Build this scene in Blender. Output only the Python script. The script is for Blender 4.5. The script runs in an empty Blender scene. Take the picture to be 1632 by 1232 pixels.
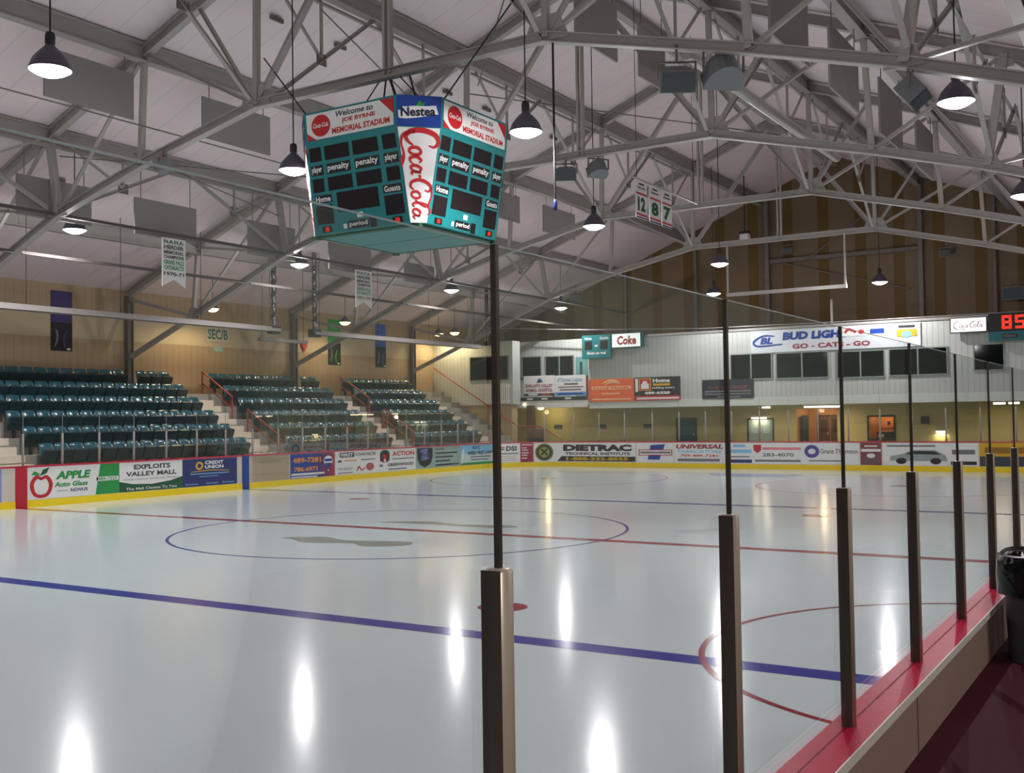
import bpy, bmesh, math, random
from mathutils import Vector, Matrix
random.seed(7)
SC = bpy.context.scene
COL = SC.collection
PI = math.pi

# ------------------------------------------------------------------ camera
CAM = Vector((2.5047, -17.349, 2.2472))
YAW, PITCH, ROLL, FPX = 0.55998, 0.0291, -0.0141, 1705.86
_f = Vector((-math.sin(YAW)*math.cos(PITCH), math.cos(YAW)*math.cos(PITCH), math.sin(PITCH)))
_r0 = Vector((math.cos(YAW), math.sin(YAW), 0)); _u0 = _r0.cross(_f)
_r = math.cos(ROLL)*_r0 + math.sin(ROLL)*_u0
_u = -math.sin(ROLL)*_r0 + math.cos(ROLL)*_u0
cd = bpy.data.cameras.new('camera'); cam = bpy.data.objects.new('camera', cd); COL.objects.link(cam)
cd.sensor_width = 36; cd.lens = FPX*36/1632; cd.clip_start = .05; cd.clip_end = 300
M = Matrix((( _r.x, _u.x, -_f.x, CAM.x), (_r.y, _u.y, -_f.y, CAM.y), (_r.z, _u.z, -_f.z, CAM.z), (0, 0, 0, 1)))
cam.matrix_world = M
SC.camera = cam
# ------------------------------------------------------------------ world, view
w = bpy.data.worlds.new('world'); SC.world = w; w.use_nodes = True
w.node_tree.nodes['Background'].inputs[0].default_value = (.5, .5, .6, 1)
w.node_tree.nodes['Background'].inputs[1].default_value = 0.02
SC.view_settings.view_transform = 'Standard'; SC.view_settings.look = 'None'
SC.view_settings.gamma = 1; SC.view_settings.use_curve_mapping = False
SC.view_settings.exposure = 0.0
try:
    SC.cycles.transparent_max_bounces = 24
    SC.cycles.max_bounces = 8; SC.cycles.diffuse_bounces = 4
    SC.cycles.caustics_reflective = False; SC.cycles.caustics_refractive = False
except Exception: pass
LAMP_W = 780          # watts of one high bay lamp, downwards
LAMP_UP = 150          # watts it spills sideways and up
LENS = 10.0           # emission of its lens
# ------------------------------------------------------------------ helpers
def lin(h):
    h = h.lstrip('#'); out = []
    for i in (0, 2, 4):
        c = int(h[i:i+2], 16)/255
        out.append(c/12.92 if c <= .04045 else ((c+.055)/1.055)**2.4)
    return out
MATS = {}
def mat(name, hexc, rough=.6, metal=0, spec=.5, noise=0.06, nscale=6, emit=0, bump=0, bscale=40, coat=0):
    if name in MATS: return MATS[name]
    m = bpy.data.materials.new(name); m.use_nodes = True; MATS[name] = m
    nt = m.node_tree; b = nt.nodes['Principled BSDF']; c = lin(hexc)
    b.inputs['Roughness'].default_value = rough; b.inputs['Metallic'].default_value = metal
    b.inputs['Specular IOR Level'].default_value = spec
    b.inputs['Coat Weight'].default_value = coat; b.inputs['Coat Roughness'].default_value = .1
    b.inputs['Base Color'].default_value = (*c, 1)
    if noise or bump:
        tc = nt.nodes.new('ShaderNodeTexCoord')
    if noise:
        n = nt.nodes.new('ShaderNodeTexNoise'); n.inputs['Scale'].default_value = nscale; n.inputs['Detail'].default_value = 4
        nt.links.new(tc.outputs['Object'], n.inputs['Vector'])
        mx = nt.nodes.new('ShaderNodeMix'); mx.data_type = 'RGBA'
        mx.inputs['A'].default_value = (*[max(0, x*(1-noise)) for x in c], 1)
        mx.inputs['B'].default_value = (*[min(1, x*(1+noise)) for x in c], 1)
        nt.links.new(n.outputs['Fac'], mx.inputs['Factor']); nt.links.new(mx.outputs['Result'], b.inputs['Base Color'])
    if bump:
        n2 = nt.nodes.new('ShaderNodeTexNoise'); n2.inputs['Scale'].default_value = bscale
        nt.links.new(tc.outputs['Object'], n2.inputs['Vector'])
        bp = nt.nodes.new('ShaderNodeBump'); bp.inputs['Strength'].default_value = bump; bp.inputs['Distance'].default_value = .02
        nt.links.new(n2.outputs['Fac'], bp.inputs['Height']); nt.links.new(bp.outputs['Normal'], b.inputs['Normal'])
    if emit:
        b.inputs['Emission Color'].default_value = (*c, 1); b.inputs['Emission Strength'].default_value = emit
    return m
def rib_mat(name, hexc, hex2, axis, pitch, rough=.5, depth=.02, share=.12, noise=.05, bandz=None, bandhex=None, wide=False):
    """sheet metal or panels: ribs across one axis; optionally a paler horizontal band of panels"""
    m = bpy.data.materials.new(name); m.use_nodes = True; MATS[name] = m
    nt = m.node_tree; b = nt.nodes['Principled BSDF']; b.inputs['Roughness'].default_value = rough
    L = nt.links.new
    g = nt.nodes.new('ShaderNodeNewGeometry'); sx = nt.nodes.new('ShaderNodeSeparateXYZ'); L(g.outputs['Position'], sx.inputs[0])
    dv = nt.nodes.new('ShaderNodeMath'); dv.operation = 'DIVIDE'; L(sx.outputs[axis], dv.inputs[0]); dv.inputs[1].default_value = pitch
    fr = nt.nodes.new('ShaderNodeMath'); fr.operation = 'FRACT'; L(dv.outputs[0], fr.inputs[0])
    lt = nt.nodes.new('ShaderNodeMath'); lt.operation = 'LESS_THAN'; L(fr.outputs[0], lt.inputs[0]); lt.inputs[1].default_value = share
    n = nt.nodes.new('ShaderNodeTexNoise'); n.inputs['Scale'].default_value = .6; n.inputs['Detail'].default_value = 5; L(g.outputs['Position'], n.inputs['Vector'])
    c1, c2 = lin(hexc), lin(hex2)
    mx = nt.nodes.new('ShaderNodeMix'); mx.data_type = 'RGBA'; mx.inputs['A'].default_value = (*c1, 1); mx.inputs['B'].default_value = (*c2, 1)
    L(lt.outputs[0], mx.inputs['Factor'])
    out = mx.outputs['Result']
    if bandz:
        g1 = nt.nodes.new('ShaderNodeMath'); g1.operation = 'GREATER_THAN'; L(sx.outputs['Z'], g1.inputs[0]); g1.inputs[1].default_value = bandz[0]
        g2 = nt.nodes.new('ShaderNodeMath'); g2.operation = 'LESS_THAN'; L(sx.outputs['Z'], g2.inputs[0]); g2.inputs[1].default_value = bandz[1]
        ml = nt.nodes.new('ShaderNodeMath'); ml.operation = 'MULTIPLY'; L(g1.outputs[0], ml.inputs[0]); L(g2.outputs[0], ml.inputs[1])
        m3 = nt.nodes.new('ShaderNodeMix'); m3.data_type = 'RGBA'; L(ml.outputs[0], m3.inputs['Factor']); L(out, m3.inputs['A']); m3.inputs['B'].default_value = (*lin(bandhex), 1)
        out = m3.outputs['Result']
    m2 = nt.nodes.new('ShaderNodeMix'); m2.data_type = 'RGBA'; m2.blend_type = 'MULTIPLY'; m2.inputs['Factor'].default_value = 1
    rp = nt.nodes.new('ShaderNodeMapRange'); L(n.outputs['Fac'], rp.inputs['Value']); rp.inputs['To Min'].default_value = 1-noise*2; rp.inputs['To Max'].default_value = 1+noise
    L(out, m2.inputs['A']); L(rp.outputs[0], m2.inputs['B'])
    L(m2.outputs['Result'], b.inputs['Base Color'])
    if depth:
        bp = nt.nodes.new('ShaderNodeBump'); bp.inputs['Distance'].default_value = depth; bp.inputs['Strength'].default_value = .6
        L(lt.outputs[0], bp.inputs['Height']); L(bp.outputs['Normal'], b.inputs['Normal'])
    return m
def block_mat(name, hexc, mortar):
    m = bpy.data.materials.new(name); m.use_nodes = True; MATS[name] = m
    nt = m.node_tree; b = nt.nodes['Principled BSDF']; b.inputs['Roughness'].default_value = .55
    L = nt.links.new; g = nt.nodes.new('ShaderNodeNewGeometry'); mp = nt.nodes.new('ShaderNodeMapping'); mp.inputs['Rotation'].default_value = (PI/2, 0, 0)
    L(g.outputs['Position'], mp.inputs['Vector']); br = nt.nodes.new('ShaderNodeTexBrick')
    br.inputs['Color1'].default_value = (*lin(hexc), 1); br.inputs['Color2'].default_value = (*[x*.94 for x in lin(hexc)], 1); br.inputs['Mortar'].default_value = (*lin(mortar), 1)
    br.inputs['Scale'].default_value = 1; br.inputs['Brick Width'].default_value = .4; br.inputs['Row Height'].default_value = .2; br.inputs['Mortar Size'].default_value = .008
    L(mp.outputs[0], br.inputs['Vector']); L(br.outputs['Color'], b.inputs['Base Color'])
    return m
def glass_mat(name, tint, dust=.05, dusthex='#b8c4c0', refl=.42):
    m = bpy.data.materials.new(name); m.use_nodes = True; MATS[name] = m
    nt = m.node_tree; L = nt.links.new; nt.nodes.remove(nt.nodes['Principled BSDF']); o = nt.nodes['Material Output']
    t = nt.nodes.new('ShaderNodeBsdfTransparent'); t.inputs[0].default_value = (*tint, 1)
    d = nt.nodes.new('ShaderNodeBsdfDiffuse'); d.inputs[0].default_value = (*lin(dusthex), 1)
    tc = nt.nodes.new('ShaderNodeTexCoord'); n = nt.nodes.new('ShaderNodeTexNoise'); n.inputs['Scale'].default_value = 2.5; n.inputs['Detail'].default_value = 6
    L(tc.outputs['Object'], n.inputs['Vector']); mr = nt.nodes.new('ShaderNodeMapRange'); L(n.outputs['Fac'], mr.inputs['Value'])
    mr.inputs['From Min'].default_value = .3; mr.inputs['From Max'].default_value = .8; mr.inputs['To Min'].default_value = dust*.4; mr.inputs['To Max'].default_value = dust*1.6
    m1 = nt.nodes.new('ShaderNodeMixShader'); L(mr.outputs[0], m1.inputs[0]); L(t.outputs[0], m1.inputs[1]); L(d.outputs[0], m1.inputs[2])
    fr = nt.nodes.new('ShaderNodeFresnel'); fr.inputs[0].default_value = 1.42
    gl = nt.nodes.new('ShaderNodeBsdfGlossy'); gl.inputs['Roughness'].default_value = .01; gl.inputs['Color'].default_value = (.9, .95, .93, 1)
    sc = nt.nodes.new('ShaderNodeMath'); sc.operation = 'MULTIPLY'; sc.inputs[1].default_value = refl; L(fr.outputs[0], sc.inputs[0])
    m2 = nt.nodes.new('ShaderNodeMixShader'); L(sc.outputs[0], m2.inputs[0]); L(m1.outputs[0], m2.inputs[1]); L(gl.outputs[0], m2.inputs[2])
    L(m2.outputs[0], o.inputs[0])
    return m

class MB:
    """collects shapes into one mesh"""
    def __init__(s): s.v = []; s.f = []; s.mi = []; s.mats = []; s.sm = []
    def add(s, vs, fs, m=0, smooth=False):
        o = len(s.v); s.v += [tuple(x) for x in vs]; s.f += [tuple(i+o for i in f) for f in fs]; s.mi += [m]*len(fs); s.sm += [smooth]*len(fs); return s
    def box(s, x0, x1, y0, y1, z0, z1, m=0):
        v = [(x0,y0,z0),(x1,y0,z0),(x1,y1,z0),(x0,y1,z0),(x0,y0,z1),(x1,y0,z1),(x1,y1,z1),(x0,y1,z1)]
        return s.add(v, [(0,3,2,1),(4,5,6,7),(0,1,5,4),(1,2,6,5),(2,3,7,6),(3,0,4,7)], m)
    def prism(s, prof, p, q, up=(0,0,1), m=0, smooth=False, caps=True):
        """sweep a closed 2D profile (a,b) from p to q; b is measured along up"""
        p = Vector(p); q = Vector(q); d = (q-p).normalized(); up = Vector(up)
        if abs(d.dot(up.normalized())) > .99: up = Vector((0, 1, 0))
        a = d.cross(up).normalized(); b = a.cross(d).normalized()
        n = len(prof); v = [p+a*x+b*y for x, y in prof]+[q+a*x+b*y for x, y in prof]
        fs = [(i, (i+1) % n, n+(i+1) % n, n+i) for i in range(n)]
        s.add(v, fs, m, smooth)
        if caps: s.add(v, [tuple(range(n-1, -1, -1)), tuple(range(n, 2*n))], m)
        return s
    def bar(s, p, q, w, h, up=(0,0,1), m=0): return s.prism([(-w/2,-h/2),(w/2,-h/2),(w/2,h/2),(-w/2,h/2)], p, q, up, m)
    def ibeam(s, p, q, w, h, t=.02, up=(0,0,1), m=0):
        a = w/2; b = h/2; c = t/2
        return s.prism([(-a,-b),(a,-b),(a,-b+t),(c,-b+t),(c,b-t),(a,b-t),(a,b),(-a,b),(-a,b-t),(-c,b-t),(-c,-b+t),(-a,-b+t)], p, q, up, m)
    def angle(s, p, q, w, t=.012, up=(0,0,1), m=0):
        return s.prism([(-w/2,-w/2),(w/2,-w/2),(w/2,-w/2+t),(t/2,-w/2+t),(t/2,w/2),(-t/2,w/2),(-t/2,-w/2+t),(-w/2,-w/2+t)], p, q, up, m)
    def tube(s, p, q, r, n=10, m=0, caps=True, r2=None):
        p = Vector(p); q = Vector(q); d = (q-p).normalized(); up = Vector((0,0,1)) if abs(d.z) < .95 else Vector((0,1,0))
        a = d.cross(up).normalized(); b = a.cross(d); r2 = r if r2 is None else r2
        v = [p+(a*math.cos(2*PI*i/n)+b*math.sin(2*PI*i/n))*r for i in range(n)]+[q+(a*math.cos(2*PI*i/n)+b*math.sin(2*PI*i/n))*r2 for i in range(n)]
        s.add(v, [(i, (i+1) % n, n+(i+1) % n, n+i) for i in range(n)], m, True)
        if caps: s.add(v, [tuple(range(n-1,-1,-1)), tuple(range(n,2*n))], m)
        return s
    def path(s, pts, r, n=8, m=0):
        for a, b in zip(pts, pts[1:]): s.tube(a, b, r, n, m)
        return s
    def lathe(s, prof, c=(0,0,0), n=24, m=0, smooth=True):
        """prof: (r,z) list"""
        k = len(prof); v = []
        for r, z in prof:
            for i in range(n):
                t = 2*PI*i/n; v.append((c[0]+r*math.cos(t), c[1]+r*math.sin(t), c[2]+z))
        fs = []
        for j in range(k-1):
            for i in range(n): fs.append((j*n+i, j*n+(i+1) % n, (j+1)*n+(i+1) % n, (j+1)*n+i))
        return s.add(v, fs, m, smooth)
    def build(s, name, mats, parent=None, loc=None, world=False):
        me = bpy.data.meshes.new(name); me.from_pydata(s.v, [], s.f)
        mats = mats if isinstance(mats, (list, tuple)) else [mats]
        for x in mats: me.materials.append(x)
        me.polygons.foreach_set('material_index', s.mi); me.polygons.foreach_set('use_smooth', s.sm)
        me.validate(); me.update()
        o = bpy.data.objects.new(name, me); COL.objects.link(o)
        if parent:
            o.parent = parent
            if world: o.matrix_parent_inverse = Matrix.Translation(-parent.location)
        if loc: o.location = loc
        return o
def tag(o, label=None, cat=None, group=None, kind=None):
    if label: o['label'] = label
    if cat: o['category'] = cat
    if group: o['group'] = group
    if kind: o['kind'] = kind
    return o
def empty(name, label, cat, loc=(0,0,0), rz=0, group=None):
    o = bpy.data.objects.new(name, None); COL.objects.link(o); o.location = loc; o.rotation_euler = (0,0,rz); o.empty_display_size = .2
    return tag(o, label, cat, group)
def struct(name, mb, m, parent=None):
    o = mb.build(name, m, parent)
    if not parent: o['kind'] = 'structure'
    return o
def dup(root, loc, rz=None, label=None, group=None):
    r = root.copy(); COL.objects.link(r); r.location = loc
    if rz is not None: r.rotation_euler = (0,0,rz)
    if label: r['label'] = label
    if group: r['group'] = group
    for ch in list(root.children):
        c = ch.copy(); COL.objects.link(c); c.parent = r
        for g in list(ch.children):
            d = g.copy(); COL.objects.link(d); d.parent = c
    return r
ORD = ['first','second','third','fourth','fifth','sixth','seventh','eighth','ninth','tenth','eleventh','twelfth','thirteenth','fourteenth','fifteenth','sixteenth','seventeenth','eighteenth','nineteenth','twentieth']
def nth(i): return ORD[i] if i < 20 else ('twenty-'+ORD[i-20] if i < 29 else ('thirtieth' if i == 29 else 'thirty-'+ORD[i-30]))

# ---- flat lettering --------------------------------------------------------
_TC = {}
def text2d(t, bold=0.0, shear=0.0):
    k = (t, bold, shear)
    if k in _TC: return _TC[k]
    cu = bpy.data.curves.new('lettering', 'FONT'); cu.body = t; cu.size = 1; cu.offset = bold; cu.shear = shear; cu.resolution_u = 2
    ob = bpy.data.objects.new('lettering', cu)
    me = bpy.data.meshes.new_from_object(ob)
    v = [(x.co.x, x.co.y) for x in me.vertices]; f = [tuple(p.vertices) for p in me.polygons]
    bpy.data.objects.remove(ob); bpy.data.curves.remove(cu); bpy.data.meshes.remove(me)
    if v:
        x0 = min(a for a, _ in v); x1 = max(a for a, _ in v); y0 = min(b for _, b in v); y1 = max(b for _, b in v)
        v = [((a-x0)/max(1e-6, x1-x0), (b-y0)/max(1e-6, y1-y0)) for a, b in v]
    _TC[k] = (v, f); return _TC[k]
def smooth_pts(pts, n=6):
    """Catmull-Rom through (x,y,w) points"""
    P = [pts[0]]+list(pts)+[pts[-1]]; out = []
    for i in range(1, len(P)-2):
        a, b, c, d = P[i-1], P[i], P[i+1], P[i+2]
        for k in range(n):
            t = k/n
            out.append(tuple(.5*((2*b[j])+(-a[j]+c[j])*t+(2*a[j]-5*b[j]+4*c[j]-d[j])*t*t+(-a[j]+3*b[j]-3*c[j]+d[j])*t**3) for j in range(3)))
    out.append(tuple(pts[-1])); return out
class Sign:
    """a flat or curved panel with flat lettering; fn(u,v,d) gives the point, d metres out of the face"""
    def __init__(s, fn, base=.004, step=.003): s.fn = fn; s.L = {}; s.order = []; s.base = base; s.step = step
    def _m(s, part, m):
        solo = part in ('lettering', 'digit_window', 'label_plate', 'badge', 'small_digit_window', 'lit_digit', 'band', 'name_line', 'print', 'header_corner')
        k = (part, m.name, len(s.order) if solo else -1)
        if k not in s.L: s.L[k] = (MB(), m); s.order.append(k)
        return s.L[k][0]
    def face(s, part, m, v2, fs, layer):
        d = s.base+s.step*layer; s._m(part, m).add([s.fn(a, b, d) for a, b in v2], fs)
    def rect(s, u0, v0, u1, v1, m, layer=1, part='panel', n=1):
        vs = []; fs = []
        for i in range(n+1):
            u = u0+(u1-u0)*i/n; vs += [(u, v0), (u, v1)]
        for i in range(n): fs.append((2*i, 2*i+2, 2*i+3, 2*i+1))
        s.face(part, m, vs, fs, layer)
    def poly(s, pts, m, layer=1, part='emblem'): s.face(part, m, pts, [tuple(range(len(pts)))], layer)
    def oval(s, cu, cv, ru, rv, m, layer=1, part='emblem', n=28):
        k = n//2; vs = []; fs = []
        for i in range(k+1):
            a = PI*i/k; x = cu-ru*math.cos(a); h = rv*math.sin(a); vs += [(x, cv-h), (x, cv+h)]
        for i in range(k): fs.append((2*i, 2*i+2, 2*i+3, 2*i+1))
        s.face(part, m, vs, fs, layer)
    def ring(s, cu, cv, ru, rv, t, m, layer=1, part='emblem', n=28, a0=0, a1=2*PI):
        vs = []; fs = []
        for i in range(n+1):
            a = a0+(a1-a0)*i/n; vs += [(cu+ru*math.cos(a), cv+rv*math.sin(a)), (cu+(ru-t)*math.cos(a), cv+(rv-t)*math.sin(a))]
        for i in range(n): fs.append((2*i, 2*i+1, 2*i+3, 2*i+2))
        s.face(part, m, vs, fs, layer)
    def text(s, t, u0, v0, u1, v1, m, layer=2, bold=.02, shear=0, part='lettering', tilt=0):
        v, f = text2d(t, bold, shear)
        s.face(part, m, [(u0+a*(u1-u0), v0+b*(v1-v0)+tilt*a) for a, b in v], f, layer)
    def stroke(s, pts, m, layer=2, part='lettering', n=6):
        P = smooth_pts(pts, n); vs = []; fs = []
        for i, (x, y, w_) in enumerate(P):
            a = P[max(0, i-1)]; b = P[min(len(P)-1, i+1)]; dx, dy = b[0]-a[0], b[1]-a[1]; l = math.hypot(dx, dy) or 1
            vs += [(x-dy/l*w_/2, y+dx/l*w_/2), (x+dy/l*w_/2, y-dx/l*w_/2)]
        for i in range(len(P)-1): fs.append((2*i, 2*i+1, 2*i+3, 2*i+2))
        s.face(part, m, vs, fs, layer)
    def flush(s, parent):
        out = []
        for key in s.order:
            part = key[0]; mb, m = s.L[key]; out.append(mb.build(part, m, parent, world=True))
        return out
def plane_fn(o, U, V):
    o = Vector(o); U = Vector(U).normalized(); V = Vector(V).normalized(); N = U.cross(V)
    return lambda u, v, d: o+U*u+V*v+N*d
# ------------------------------------------------------------------ materials
ICE = mat('ice', '#c9d6d8', .145, spec=.5, noise=.05, nscale=.25)
def ice_detail():
    nt = ICE.node_tree; b = nt.nodes['Principled BSDF']; L = nt.links.new
    g = nt.nodes.new('ShaderNodeNewGeometry')
    n = nt.nodes.new('ShaderNodeTexNoise'); n.inputs['Scale'].default_value = 9; n.inputs['Detail'].default_value = 3; L(g.outputs['Position'], n.inputs['Vector'])
    bp = nt.nodes.new('ShaderNodeBump'); bp.inputs['Strength'].default_value = .05; bp.inputs['Distance'].default_value = .01
    L(n.outputs['Fac'], bp.inputs['Height']); L(bp.outputs['Normal'], b.inputs['Normal'])
ice_detail()
ICE_RED = mat('ice_paint_red', '#8d2636', .145, spec=.5)
ICE_BLUE = mat('ice_paint_blue', '#2c3a94', .145, spec=.5)
ICE_BLUE2 = mat('ice_paint_light_blue', '#8fa6d8', .145, spec=.5)
ICE_GREY = mat('ice_paint_grey', '#8d938a', .145, spec=.5, noise=.4, nscale=3)
STEEL = mat('painted_steel', '#a39c96', .5, noise=.06, nscale=2)
STEEL_D = mat('rusty_steel', '#6f6660', .6, noise=.2)
ROOFM = rib_mat('roof_lining', '#e6d5d5', '#d8c8c8', 'Y', .9, .7, .008, .04, .04)
PANELG = mat('acoustic_felt', '#8c8583', .9, noise=.03)
TEAL = mat('teal_paint', '#0c7779', .4)
TEAL_D = mat('dark_teal', '#0d5a60', .5)
BLACK = mat('black', '#0b0b0c', .5)
CHAR = mat('charcoal', '#232325', .6)
WHITE = mat('white_paint', '#e6e4e0', .5)
WHITE_V = mat('white_vinyl', '#dcdad6', .35)
RED = mat('red_paint', '#b3162a', .35)
RED_S = mat('sign_red', '#b81820', .4)
CAPRED = mat('cap_red', '#bf1a46', .28, bump=.05, bscale=30)
YEL = mat('kick_yellow', '#e8c800', .35)
BLUE = mat('sign_blue', '#123a8c', .4)
NAVY = mat('navy', '#232c66', .4)
GREEN = mat('sign_green', '#1f8a3e', .4)
DKGREEN = mat('dark_green', '#15502e', .4)
GOLD = mat('gold', '#c9a01a', .4)
ORANGE = mat('sign_orange', '#e0622c', .5)
GREYT = mat('grey_print', '#6f6f72', .5)
DGREY = mat('dark_print', '#3b3b40', .5)
PURPLE = mat('purple_cloth', '#3d3165', .8)
BRGREEN = mat('green_cloth', '#1f8f2c', .8)
BRBLUE = mat('blue_cloth', '#2a55a8', .8)
LBLUE = mat('light_blue_print', '#7fb6d2', .5)
DIGIT = mat('unlit_digit', '#1a1012', .5, spec=.25)
DIGIT_D = mat('dim_red_digit', '#c02018', .4, emit=.5)
DIGIT_R = mat('red_digits', '#ff1c10', .4, emit=3.5)
BOARD = mat('dasher_white', '#c9c2b2', .35, noise=.05, nscale=1.5)
BOARD_B = mat('board_back', '#957c78', .55)
WALLB = rib_mat('left_wall_cladding', '#a48b6a', '#998061', 'Y', .3, .6, .015, .14, .06, (5.25, 6.15), '#b8a684')
WHITEC = rib_mat('white_cladding', '#b6bab2', '#a3a8a0', 'X', .22, .5, .015, .16, .05)
BEIGEB = block_mat('beige_block', '#a48e66', '#9a8558')
YELB = block_mat('yellow_block', '#b8ae72', '#b5aa6c')
BROWNW = rib_mat('brown_gable', '#74624c', '#654b1e', 'X', 1.75, .7, .01, .3, .12)
CONC = mat('concrete', '#8e8a82', .8, noise=.12)
STEPW = mat('step_paint', '#cfc4b2', .7, noise=.12, nscale=9)
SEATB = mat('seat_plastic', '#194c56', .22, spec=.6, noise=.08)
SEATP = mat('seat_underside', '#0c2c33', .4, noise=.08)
RAILR = mat('rail_red', '#9c2a2a', .4)
ALU = mat('post_metal', '#b3a699', .34, metal=.25, spec=.6, noise=.05)
FARP = mat('far_post_metal', '#a79f98', .4, metal=.3)
ALU2 = mat('mullion_metal', '#4a413c', .35, metal=.3)
GALV = mat('galvanised', '#b0aca8', .35, metal=.6)
FOIL = mat('foil_duct', '#8f8d90', .18, metal=1, bump=.4, bscale=60)
FLOORR = mat('rubber_floor', '#3c0c1b', .75, spec=.15, noise=.12, nscale=5, bump=.1, bscale=120)
RWALL = mat('right_wall_paint', '#6f776c', .6, noise=.08, nscale=1)
DWALL = mat('right_wall_dado', '#4a4f4c', .6)
DGLASS = mat('window_dark_glass', '#060a0b', .06, spec=.2, noise=0)
SHADE = mat('lamp_shade_metal', '#5d5a66', .4, metal=.5)
LENSM = mat('lamp_lens', '#fbf6ff', .4, emit=LENS, noise=0)
WARMM = mat('warm_lens', '#ffdf9a', .4, emit=7, noise=0)
TUBEM = mat('fluorescent_tube', '#ffe3c0', .4, emit=7, noise=0)
LITW = mat('lit_sign_face', '#eef6f2', .4, emit=.75, noise=0)
BAG = mat('bin_bag', '#030304', .22, spec=.35, bump=1.0, bscale=11)
BINM = mat('bin_plastic', '#4a4d55', .5)
GLASS = glass_mat('rink_glass', (.985, .991, .987), .003, refl=.27)
GLASS2 = glass_mat('far_glass', (.99, .995, .993), .002, refl=.22)
GEDGE = mat('glass_edge', '#9fb8ac', .25, noise=0)
WOODB = mat('brown_wood', '#5a3a22', .6)
DOORT = mat('teal_door', '#1c4650', .5)
DOORB = mat('brown_door', '#6b4a2c', .5)
ORWALL = mat('alcove_tan', '#c08a52', .6)
HEATW = mat('heater_white', '#8f8a86', .4, metal=.3)

# ------------------------------------------------------------------ layout numbers (metres)
XC = -11.3                     # middle of the hall
XW = -30.3                     # inside of the left wall
XR_W = 7.7                     # inside of the right wall
TY = [0.0, 8.4, 17.0, 25.46]   # roof trusses
XL, YE, RC, XN = -23.94, 25.2, 3.0, 1.38   # rink boards
BH = 1.13
L1 = YE-RC; LA = RC*PI/2
def path(s):
    """point and inward normal of the far boards, s = distance along them"""
    if s < L1: return Vector((XL, s, 0)), Vector((1, 0, 0))
    if s < L1+LA:
        a = (s-L1)/RC; return Vector((XL+RC-RC*math.cos(a), YE-RC+RC*math.sin(a), 0)), Vector((math.cos(a), -math.sin(a), 0))
    L2 = (XN-RC)-(XL+RC); t = s-L1-LA
    if t < L2: return Vector((XL+RC+t, YE, 0)), Vector((0, -1, 0))
    a = min((t-L2)/RC, PI/2); return Vector((XN-RC+RC*math.sin(a), YE-RC+RC*math.cos(a), 0)), Vector((-math.sin(a), -math.cos(a), 0))
S_END = L1+LA+(XN-RC)-(XL+RC)+LA
def board_fn(u, v, d):
    p, n = path(u); q = p+n*d; q.z = v; return q
ROOF = lambda x: 14.55-.392*abs(x-XC)       # underside of the roof
# ================================================================== the setting
fl = struct('floor', MB().box(XL-.05, XN+.05, -32, YE+.05, -.2, 0), ICE)
def on_ice(name, vs, fs, m): return MB().add(vs, fs).build(name, m, fl)
def strip(name, x0, x1, y0, y1, m, z=.0015): return on_ice(name, [(x0,y0,z),(x1,y0,z),(x1,y1,z),(x0,y1,z)], [(0,1,2,3)], m)
def ring(name, cx, cy, r, t, m, a0=0, a1=2*PI, n=96, z=.0015, wob=0):
    vs = []; fs = []
    for i in range(n+1):
        a = a0+(a1-a0)*i/n
        vs += [(cx+(r+t/2)*math.cos(a), cy+(r+t/2)*math.sin(a), z), (cx+(r-t/2)*math.cos(a), cy+(r-t/2)*math.sin(a), z)]
    for i in range(n): fs.append((2*i, 2*i+2, 2*i+3, 2*i+1))
    return on_ice(name, vs, fs, m)
def disc(name, cx, cy, r, m, n=32, z=.002): return on_ice(name, [(cx+r*math.cos(2*PI*i/n), cy+r*math.sin(2*PI*i/n), z) for i in range(n)], [tuple(range(n))], m)
CX = -11.06
strip('centre_line', XL, XN, -.15, .15, ICE_RED)
strip('blue_line', XL, XN, -8.24, -7.93, ICE_BLUE); strip('blue_line', XL, XN, 7.93, 8.24, ICE_BLUE)
ring('centre_circle', CX, 0, 4.57, .06, ICE_BLUE, z=.003)
ring('referee_crease', XN, -6.7, 3.0, .06, ICE_RED, PI/2, 1.5*PI, z=.003)
for dx, dy in ((6.65, -6.6), (-6.4, 6.2), (6.65, 6.2), (-6.4, -6.6)): disc('faceoff_dot', CX+dx, dy, .3, ICE_RED, z=.003)
for dx in (-6.2, 6.2):
    ring('faceoff_circle', CX+dx, 16.6, 4.3, .05, ICE_RED); disc('faceoff_dot', CX+dx, 16.6, .3, ICE_RED)
strip('goal_line', XL+.3, XN-.3, 21.6, 21.66, ICE_RED)
gc = [(CX-1.8, 21.55)]+[(CX+1.8*math.cos(PI+PI*i/16), 21.55+1.7*math.sin(PI+PI*i/16)) for i in range(17)]
on_ice('goal_crease', [(x, y, .003) for x, y in gc], [tuple(range(len(gc)))], ICE_BLUE2)
def blob(name, pts, m):
    P = smooth_pts([(x, y, 0) for x, y in pts]+[(pts[0][0], pts[0][1], 0)], 5)
    on_ice(name, [(x, y, .0025) for x, y, _ in P[:-1]], [tuple(range(len(P)-1))], m)
blob('ice_logo', [(-12.3,-2.2),(-11.6,-1.75),(-10.8,-2.0),(-9.6,-1.7),(-9.3,-2.2),(-9.9,-2.6),(-10.4,-2.35),(-11.3,-2.6),(-11.9,-2.3)], ICE_GREY)
blob('ice_logo', [(-12.6,1.0),(-11.6,1.6),(-10.6,1.35),(-9.4,1.55),(-9.2,1.2),(-10.2,1.0),(-11.2,1.1)], ICE_GREY)

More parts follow.
